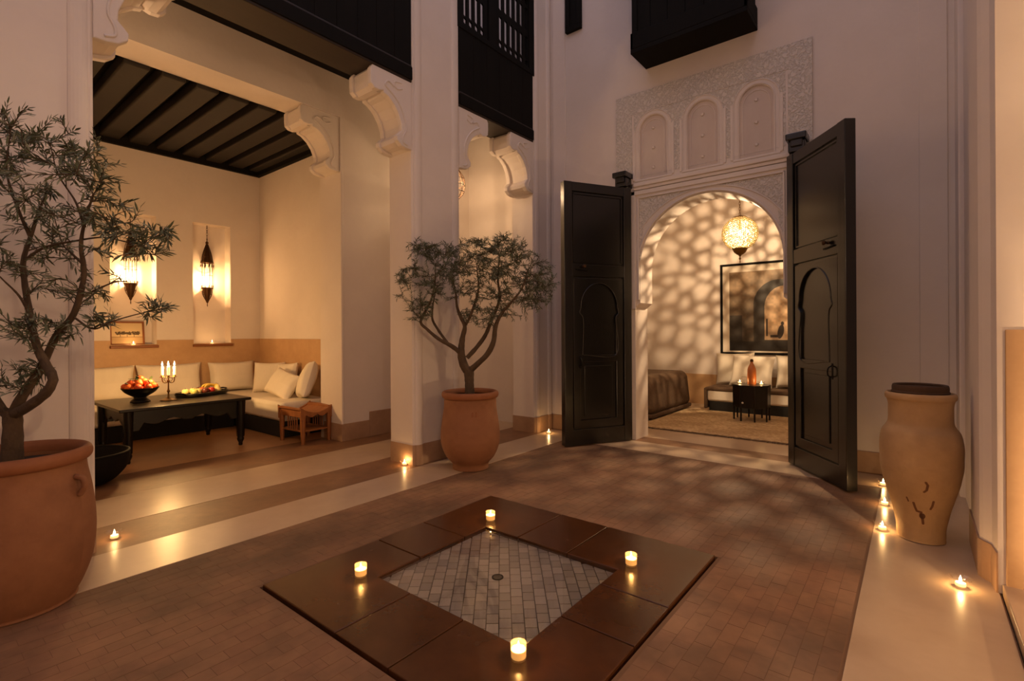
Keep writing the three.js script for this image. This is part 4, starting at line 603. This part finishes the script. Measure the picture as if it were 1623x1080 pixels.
{   // picture
  const o = thing('framed_picture', 'big black framed sepia photograph of an archway above the daybed', 'picture', [-1.775, 0.86, -8.698]), W = field(256, [[5, .4], [14, .3], [40, .3]], 15);
  const tex = print(512, 512, (c, w, h) => {
    const im = c.createImageData(w, h);
    for (let y = 0; y < h; y++) for (let x = 0; x < w; x++) { const u = x / w, v = y / h, n = W[(y >> 1) * 256 + (x >> 1)]; let t = 0.55 + 0.3 * (n - 0.5) - 0.3 * v; const ar = Math.hypot((u - 0.60) / 0.30, (v - 0.42) / 0.30); const inA = (Math.abs(u - 0.6) < 0.30 && v > 0.42 && v < 0.93) || (v <= 0.42 && ar < 1); if (inA) t = 0.10 + 0.1 * n; const ar2 = Math.hypot((u - 0.66) / 0.23, (v - 0.46) / 0.26); if ((Math.abs(u - 0.66) < 0.23 && v > 0.46 && v < 0.86) || (v <= 0.46 && ar2 < 1)) t = 0.72 + 0.5 * (n - 0.5) - 0.2 * Math.abs(u - 0.66); if (v > 0.88) t = 0.07 + 0.05 * n; if (u < 0.16 && v > 0.55) t *= 0.45; const k = (y * w + x) * 4; im.data[k] = 245 * t + 8; im.data[k + 1] = 205 * t + 6; im.data[k + 2] = 160 * t + 4; im.data[k + 3] = 255; }
    c.putImageData(im, 0, 0); c.fillStyle = '#2a1c10'; c.beginPath(); c.ellipse(w * 0.62, h * 0.76, 18, 44, 0.2, 0, 7); c.fill(); c.beginPath(); c.ellipse(w * 0.64, h * 0.66, 9, 12, 0, 0, 7); c.fill(); c.fillRect(w * 0.5, h * 0.80, 60, 16); c.fillRect(w * 0.45, h * 0.6, 10, 110); c.fillRect(w * 0.80, h * 0.58, 26, 140);
  });
  framed(o, 1.5, 1.48, 0.035, 0.03, M.darkWood, tex, 1.22, 1.28, 0.70, M.linen);
}
{   // polygonal side table
  const o = thing('side_table', 'small dark many-sided table with a pale knob in front of the daybed', 'side table', [-1.755, 0.024, -7.42]), n = 8, r = 0.225;
  obj('tabletop', new THREE.CylinderGeometry(r + 0.02, r + 0.02, 0.022, n).rotateY(Math.PI / 8).translate(0, 0.475, 0), M.tableWood, o);
  for (let k = 0; k < n; k++) { const a = k / n * 2 * Math.PI; obj('side_panel', box(-0.08, 0.08, 0.18, 0.465, -0.009, 0.009, 0.003).translate(0, 0, r * 0.92).rotateY(a), M.tableWood, o); obj('leg', new THREE.CylinderGeometry(0.018, 0.011, 0.47, 6).translate(0, 0.235, r * 0.99).rotateY(a + Math.PI / 8), M.tableWood, o); }
  obj('knob', new THREE.SphereGeometry(0.014, 14, 10).translate(-0.06, 0.25, r * 0.92 + 0.02).rotateY(0.0), std({ color: 0xd8ccb4, roughness: 0.4 }), o);
  const b = thing('bottle', 'amber bottle with a dark stopper on the bedroom side table', 'bottle', [-1.755, 0.5105, -7.44]);
  obj('body', lathe(smooth([[0.0005, 0], [0.05, 0], [0.056, 0.02], [0.056, 0.17], [0.05, 0.22], [0.028, 0.27], [0.018, 0.29], [0.018, 0.31], [0.0005, 0.312]], 50), 28), std({ color: 0xb0622a, roughness: 0.35, clearcoat: 0.5 }), b); obj('stopper', lathe(smooth([[0.018, 0.305], [0.022, 0.32], [0.016, 0.34], [0.0005, 0.346]]), 16), M.bronze, b);
  const g = thing('drinking_glass', 'small clear drinking glass beside the amber bottle', 'glass', [-1.84, 0.5105, -7.37]); obj('glass', lathe([[0.0005, 0], [0.024, 0], [0.03, 0.10], [0.029, 0.10], [0.0225, 0.006], [0.0005, 0.006]], 24), M.glass, g); obj('rim', new THREE.TorusGeometry(0.0295, 0.001, 6, 28).rotateX(Math.PI / 2).translate(0, 0.1, 0), M.brass, g);
}
// ------------------------------------------------------------------ tall jar
{
  const o = thing('clay_jar', 'tall pale clay storage jar with dark stains beside the right pier', 'jar', [0.02, 0.002, -3.87]);
  const tex = (() => { const S = 1024, c = document.createElement('canvas'); c.width = S; c.height = S; const x = c.getContext('2d'), im = x.createImageData(S, S); for (let i = 0; i < S * S; i++) { const u = (i % S) >> 1, v = Math.floor(i / S) >> 1, k = N1[v * 512 + u], q = mix([158, 125, 88], [194, 160, 118], k); im.data[i * 4] = q[0]; im.data[i * 4 + 1] = q[1]; im.data[i * 4 + 2] = q[2]; im.data[i * 4 + 3] = 255; } x.putImageData(im, 0, 0); x.fillStyle = 'rgba(70,38,18,0.85)'; x.strokeStyle = 'rgba(84,46,22,0.8)'; x.lineCap = 'round';
    const S0 = (u, v, pts, w) => { x.lineWidth = w; x.beginPath(); pts.forEach(([a, b], i) => (i ? x.lineTo(u * S + a, (1 - v) * S + b) : x.moveTo(u * S + a, (1 - v) * S + b))); x.stroke(); };
    const u = JAR_U; S0(u + 0.02, 0.41, [[0, -10], [8, 8], [4, 42], [-6, 56]], 11); S0(u - 0.03, 0.27, [[-4, 0], [2, 30], [10, 54], [34, 58]], 13); S0(u + 0.055, 0.29, [[3, -6], [0, 26], [-7, 48]], 12); S0(u - 0.065, 0.29, [[0, -8], [6, 16]], 9); S0(u + 0.008, 0.20, [[-8, 0], [2, 34], [5, 62]], 16); x.beginPath(); x.ellipse((u + 0.008) * S, 0.80 * S + 12, 17, 20, 0, 0, 7); x.fill();
    const t = new THREE.CanvasTexture(c); t.colorSpace = THREE.SRGBColorSpace; t.wrapS = t.wrapT = THREE.RepeatWrapping; t.offset.set(0.5, 0); t.magFilter = THREE.LinearFilter; return t; })();
  const prof = smooth([[0.0005, 0.002], [0.106, 0.002], [0.115, 0.016], [0.12, 0.09], [0.142, 0.2], [0.172, 0.31], [0.192, 0.41], [0.198, 0.5], [0.196, 0.585], [0.184, 0.64], [0.163, 0.675], [0.155, 0.705], [0.154, 0.79], [0.16, 0.825], [0.169, 0.838], [0.17, 0.86], [0.16, 0.872], [0.147, 0.85], [0.14, 0.75], [0.0005, 0.74]], 110), g = lathe(prof, 72), p = g.attributes.position; for (let i = 0; i < p.count; i++) { const y = p.getY(i), a = Math.atan2(p.getZ(i), p.getX(i)), k = 1 + 0.004 * Math.sin(2 * a + 3 * y) + 0.003 * Math.sin(60 * y) * (y < 0.8); p.setX(i, p.getX(i) * k); p.setZ(i, p.getZ(i) * k); g.attributes.uv.setY(i, y / 0.9); } g.computeVertexNormals(); g.userData.ready = true;
  obj('body', g, std({ map: tex, roughness: 0.85, bumpMap: greyMap(256, 0.25, (i) => N2[i]), bumpScale: 0.003 }), o);
  obj('lid', lathe(smooth([[0.0005, 0.868], [0.165, 0.868], [0.172, 0.885], [0.172, 0.905], [0.165, 0.918], [0.15, 0.912], [0.14, 0.9], [0.0005, 0.896]].map(([a, b]) => [a * 0.785, b]), 40), 48), M.lid ??= std({ map: colourMap(256, 0.4, (i) => mix([60, 42, 28], [92, 66, 46], N2[i])), roughness: 0.9 }), o);
}
// ------------------------------------------------------------------ potted olive trees
function leaves(list, seed, L0) {   // list of [point, direction]; each leaf a folded pointed blade
  const R = rng(seed), P = [], C = [], up = new THREE.Vector3(0, 1, 0);
  for (const [p, d] of list) {
    const l = L0 * (0.7 + 0.6 * R()), w = l * 0.085, dir = d.clone().normalize(), side = dir.clone().cross(up); if (side.lengthSq() < 0.01) side.set(1, 0, 0); side.normalize().applyAxisAngle(dir, (R() - 0.5) * 2.4); const nrm = side.clone().cross(dir);
    const A = p, B = p.clone().addScaledVector(dir, l * 0.3).addScaledVector(nrm, 0.002), M1 = p.clone().addScaledVector(dir, l * 0.68).addScaledVector(nrm, -0.001), E = p.clone().addScaledVector(dir, l).addScaledVector(nrm, -l * 0.06 * R());
    const q = (v, s, k) => v.clone().addScaledVector(side, s * w * k).addScaledVector(nrm, w * 0.35 * k), g = 0.75 + 0.5 * R(), c = R() < 0.28 ? [0.20 * g, 0.21 * g, 0.15 * g] : [0.085 * g, 0.098 * g, 0.052 * g];
    for (const s of [-1, 1]) for (const t of [[A, B, q(B, s, 1)], [B, M1, q(M1, s, 0.85)], [B, q(M1, s, 0.85), q(B, s, 1)], [M1, E, q(M1, s, 0.85)]]) for (const v of t) { P.push(v.x, v.y, v.z); C.push(...c); }
  }
  const g = new THREE.BufferGeometry(); g.setAttribute('position', new THREE.Float32BufferAttribute(P, 3)); g.setAttribute('color', new THREE.Float32BufferAttribute(C, 3)); g.computeVertexNormals(); g.userData.ready = true; return g;
}
function olive(label, pos, pot, trunk, limbs, blobs, twigs, leafLen, seed, ok) {
  const o = thing('potted_olive_tree', label, 'potted tree', pos);
  obj('pot', lathe(smooth(pot.profile, 90), 72), M.clay, o); obj('rim', lathe(smooth(pot.rim, 40), 72), M.clayRim, o); obj('soil', lathe([[0.0005, pot.soil + 0.012], [pot.sr * 0.6, pot.soil + 0.006], [pot.sr, pot.soil], [pot.sr, pot.soil - 0.02], [0.0005, pot.soil - 0.02]], 40), M.soil, o); pot.extra?.(o);
  const tr = obj('trunk', limb(trunk.pts, trunk.r, 14, 12, 0.12, seed), M.bark, o), nodes = [];
  limbs.forEach(([pts, r], i) => { obj('branch', limb(pts, r, 36, 8, 0.14, seed + i), M.bark, tr); const c = new THREE.CatmullRomCurve3(pts.map(V3)); for (let k = 6; k <= 30; k++) { const t = k / 30; nodes.push([c.getPointAt(t), c.getTangentAt(t), r[r.length - 1]]); } });
  const R = rng(seed * 13 + 1), tw = [], lf = [];
  for (let i = 0, tries = 0; i < twigs && tries < twigs * 20; tries++) {
    const b = blobs[Math.floor(R() * blobs.length)], v = new THREE.Vector3(R() * 2 - 1, R() * 2 - 1, R() * 2 - 1); if (v.lengthSq() > 1) continue;
    const p = new THREE.Vector3(b[0] + v.x * b[3], b[1] + v.y * b[4], b[2] + v.z * b[5]); if (!ok(p)) continue;
    let best = null, bd = 1e9; for (const n of nodes) { const d = n[0].distanceTo(p) * (n[0].y > p.y + 0.05 ? 1.35 : 1); if (d < bd) { bd = d; best = n; } }
    if (bd < 0.03) continue; i++;
    const mid = best[0].clone().lerp(p, 0.5).addScaledVector(best[1], bd * 0.18).add(new THREE.Vector3((R() - 0.5) * 0.06, 0.05 * bd + (R() - 0.5) * 0.05, (R() - 0.5) * 0.06)), c = new THREE.CatmullRomCurve3([best[0], mid, p]);
    if (!ok(mid)) continue;
    tw.push(limb([best[0].toArray(), mid.toArray(), p.toArray()], [Math.min(0.004, 0.0016 + bd * 0.006), 0.002, 0.0009], 7, 4));
    if (R() < 0.5) nodes.push([mid.clone(), p.clone().sub(mid).normalize(), 0.002]);
    const n = Math.max(5, Math.round(Math.min(bd, 0.36) / leafLen * 2.3)), from = bd > 0.4 ? 1 - 0.36 / bd : 0.1;
    for (let k = 0; k <= n; k++) { const t = Math.min(1, from + (1 - from) * k / n), q = c.getPointAt(t), d = c.getTangentAt(t), s = new THREE.Vector3(R() - 0.5, R() - 0.5, R() - 0.5).cross(d).normalize(); for (const sg of k === n ? [0] : [1, -1]) { const dir = d.clone().multiplyScalar(0.85).addScaledVector(s, sg * 0.6); if (ok(q.clone().addScaledVector(dir, leafLen))) lf.push([q, dir]); } }
  }
  obj('twigs', tw, M.bark, tr).userData.kind = 'stuff';
  const fo = obj('foliage', leaves(lf, seed + 5, leafLen), M.leaf, o); fo.userData.kind = 'stuff';
  return o;
}
const T1 = { pts: [[-0.02, 0.55, 0.014], [-0.014, 0.726, 0.012], [-0.013, 0.817, 0.010], [-0.015, 0.895, 0.012]], r: [0.046, 0.041, 0.038, 0.034] };
olive('olive tree in a very large terracotta pot at the left edge of the picture', [-3.24, 0.002, -0.37],
  { profile: [[0.0005, 0], [0.262, 0], [0.278, 0.015], [0.315, 0.07], [0.355, 0.16], [0.375, 0.27], [0.374, 0.38], [0.358, 0.5], [0.335, 0.6], [0.325, 0.655], [0.3, 0.655], [0.305, 0.58], [0.2, 0.56], [0.0005, 0.56]].map(([a, b]) => [a * 0.755, b]), rim: [[0.3, 0.655], [0.326, 0.645], [0.352, 0.655], [0.362, 0.68], [0.35, 0.705], [0.325, 0.71], [0.302, 0.69], [0.298, 0.66]].map(([a, b]) => [a * 0.755, b]), soil: 0.64, sr: 0.228,
    extra: (o) => { obj('lug_handle', rod([[0.19, 0.585, -0.175], [0.212, 0.575, -0.196], [0.218, 0.54, -0.202], [0.202, 0.50, -0.187]], 0.013, 20, 8), M.clay, o); } }, T1,
  [[[[-0.015, 0.875, 0.012], [0.004, 0.981, -0.029], [0.009, 1.062, -0.072], [0.027, 1.137, -0.098], [0.083, 1.248, -0.131], [0.178, 1.331, -0.169], [0.232, 1.430, -0.187], [0.247, 1.538, -0.199], [0.262, 1.651, -0.185], [0.288, 1.756, -0.193], [0.346, 1.881, -0.214]], [0.024, 0.018, 0.015, 0.012, 0.008, 0.004]],
   [[[-0.015, 0.875, 0.012], [0.100, 0.922, -0.029], [0.224, 1.000, -0.078], [0.241, 1.048, -0.091], [0.176, 1.110, -0.077], [0.119, 1.183, -0.057], [0.008, 1.350, -0.045], [-0.038, 1.503, -0.034], [-0.055, 1.598, -0.033], [-0.056, 1.713, -0.058], [-0.056, 1.820, -0.083], [-0.021, 1.942, -0.111]], [0.026, 0.02, 0.016, 0.013, 0.01, 0.004]],
   [[[0.228, 1.413, -0.183], [0.255, 1.448, -0.230], [0.308, 1.491, -0.299], [0.342, 1.496, -0.339]], [0.006, 0.004, 0.002]],
   [[[0.178, 1.331, -0.169], [0.279, 1.272, -0.225], [0.369, 1.304, -0.271], [0.509, 1.344, -0.358], [0.585, 1.359, -0.406]], [0.005, 0.003, 0.0015]],
   [[[-0.051, 1.598, -0.036], [0.059, 1.652, -0.086], [0.216, 1.679, -0.174], [0.345, 1.691, -0.252], [0.497, 1.660, -0.336], [0.598, 1.698, -0.404]], [0.007, 0.004, 0.0015]],
   [[[0.008, 1.350, -0.045], [0.008, 1.432, -0.007], [0.028, 1.493, 0.042], [0.050, 1.552, 0.088]], [0.007, 0.004, 0.002]],
   [[[-0.015, 0.875, 0.012], [-0.046, 0.892, 0.037], [-0.126, 0.998, 0.076], [-0.209, 1.165, 0.103], [-0.234, 1.369, 0.124], [-0.150, 1.568, 0.095], [-0.094, 1.765, 0.076]], [0.022, 0.016, 0.012, 0.004]],
   [[[-0.056, 1.713, -0.058], [-0.060, 1.843, -0.016], [-0.057, 2.003, 0.020], [-0.014, 2.196, 0.012]], [0.008, 0.005, 0.002]],
   [[[0.288, 1.739, -0.193], [0.152, 1.875, -0.186], [0.046, 2.022, -0.140], [0.060, 2.148, -0.113]], [0.007, 0.004, 0.002]],
   [[[0.248, 1.563, -0.200], [0.065, 1.646, -0.181], [-0.028, 1.690, -0.170], [-0.129, 1.844, -0.153]], [0.006, 0.004, 0.002]]],
  [[0.02, 2.12, -0.05, 0.30, 0.15, 0.28], [-0.05, 2.2, -0.02, 0.22, 0.12, 0.22], [0.24, 2.06, -0.15, 0.20, 0.15, 0.2], [0.40, 2.0, -0.19, 0.14, 0.12, 0.14], [-0.08, 1.93, -0.1, 0.32, 0.18, 0.3], [0.2, 1.86, -0.12, 0.34, 0.16, 0.28], [0.0, 1.82, 0.0, 0.32, 0.16, 0.3], [0.42, 1.83, -0.25, 0.14, 0.16, 0.14], [0.30, 1.72, -0.22, 0.24, 0.12, 0.2], [0.57, 1.69, -0.38, 0.09, 0.07, 0.09], [0.5, 1.64, -0.33, 0.12, 0.1, 0.12], [-0.15, 1.69, -0.1, 0.24, 0.16, 0.24], [0.0, 1.57, 0.03, 0.22, 0.12, 0.2], [0.12, 1.26, 0.0, 0.14, 0.1, 0.15], [0.06, 1.25, -0.1, 0.16, 0.08, 0.14], [0.55, 1.36, -0.38, 0.08, 0.04, 0.08], [0.14, 1.48, -0.2, 0.2, 0.12, 0.16], [0.32, 1.3, -0.25, 0.08, 0.06, 0.06], [0.02, 1.04, 0.0, 0.14, 0.1, 0.12]],
  340, 0.043, 3, (p) => p.x > -0.36 || p.z > 0.28);
const T2 = { pts: [[0, 0.55, 0], [-0.004, 0.702, 0.003], [-0.006, 0.799, 0.005], [-0.009, 0.905, 0.007]], r: [0.05, 0.045, 0.044, 0.05] };
olive('olive tree in a terracotta pot in front of the middle pillar', [-3.20, 0.002, -3.36],
  { profile: [[0.0005, 0], [0.15, 0], [0.165, 0.012], [0.165, 0.035], [0.175, 0.06], [0.225, 0.12], [0.265, 0.22], [0.272, 0.32], [0.258, 0.44], [0.242, 0.55], [0.238, 0.63], [0.222, 0.65], [0.218, 0.6], [0.1, 0.58], [0.0005, 0.58]], rim: [[0.222, 0.655], [0.238, 0.645], [0.254, 0.652], [0.262, 0.675], [0.256, 0.698], [0.24, 0.706], [0.224, 0.692], [0.219, 0.665]], soil: 0.655, sr: 0.222,
    extra: (o) => obj('stamp', [rod([[0.18, 0.54, 0.16], [0.182, 0.5, 0.165]], 0.008, 6, 6), rod([[0.20, 0.545, 0.135], [0.203, 0.5, 0.138]], 0.008, 6, 6)], M.clayRim, o) }, T2,
  [[[[-0.013, 0.880, 0.010], [-0.040, 0.929, 0.032], [-0.063, 1.042, 0.050], [-0.068, 1.187, 0.029], [-0.050, 1.300, 0.015], [-0.085, 1.382, 0.030], [-0.126, 1.481, 0.037], [-0.143, 1.612, 0.038], [-0.182, 1.762, 0.044]], [0.042, 0.035, 0.022, 0.015, 0.009, 0.004]],
   [[[-0.062, 1.050, 0.050], [-0.099, 1.116, 0.131], [-0.184, 1.189, 0.225], [-0.258, 1.270, 0.284], [-0.315, 1.337, 0.317], [-0.299, 1.430, 0.279], [-0.277, 1.544, 0.223], [-0.251, 1.690, 0.202], [-0.244, 1.851, 0.196]], [0.024, 0.018, 0.014, 0.011, 0.009, 0.004]],
   [[[-0.124, 1.132, 0.151], [-0.250, 1.269, 0.162], [-0.328, 1.369, 0.161], [-0.339, 1.501, 0.145], [-0.328, 1.668, 0.110]], [0.014, 0.012, 0.009, 0.004]],
   [[[-0.050, 1.300, 0.015], [0.020, 1.380, 0.022], [0.072, 1.490, 0.019], [0.118, 1.632, 0.008], [0.106, 1.839, 0.017]], [0.013, 0.01, 0.004]],
   [[[-0.021, 1.009, 0.017], [0.049, 1.106, -0.039], [0.092, 1.218, -0.112], [0.130, 1.381, -0.169], [0.175, 1.545, -0.218], [0.170, 1.756, -0.201], [0.184, 1.952, -0.212]], [0.022, 0.019, 0.016, 0.01, 0.004]],
   [[[0.004, 0.896, -0.003], [0.094, 0.963, -0.012], [0.177, 1.044, -0.040], [0.234, 1.155, -0.060], [0.251, 1.298, -0.073], [0.290, 1.408, -0.105], [0.377, 1.517, -0.149], [0.464, 1.641, -0.193], [0.501, 1.797, -0.223]], [0.032, 0.026, 0.022, 0.014, 0.009, 0.004]]],
  [[-0.26, 1.86, 0.2, 0.32, 0.22, 0.28], [-0.08, 1.88, 0.06, 0.32, 0.18, 0.28], [0.1, 1.9, -0.08, 0.34, 0.2, 0.28], [0.28, 1.9, -0.2, 0.30, 0.22, 0.28], [0.42, 1.78, -0.32, 0.26, 0.24, 0.26], [-0.38, 1.66, 0.3, 0.24, 0.2, 0.2], [-0.2, 1.7, 0.1, 0.3, 0.17, 0.24], [0.05, 1.64, -0.1, 0.26, 0.18, 0.24], [0.36, 1.54, -0.27, 0.26, 0.2, 0.24], [0.25, 1.7, -0.2, 0.3, 0.2, 0.26], [0.53, 1.66, -0.42, 0.16, 0.18, 0.16], [0.0, 2.02, 0.0, 0.4, 0.09, 0.26], [0.30, 2.04, -0.15, 0.24, 0.1, 0.22], [-0.33, 2.0, 0.28, 0.18, 0.09, 0.16], [0.1, 1.4, -0.08, 0.28, 0.12, 0.18], [-0.36, 1.45, 0.32, 0.16, 0.12, 0.12], [-0.45, 1.75, 0.36, 0.12, 0.1, 0.1]],
  960, 0.037, 8, (p) => p.x > -0.40 || p.z > 0.36 || p.z < -0.42);
renderer.render(scene, camera);
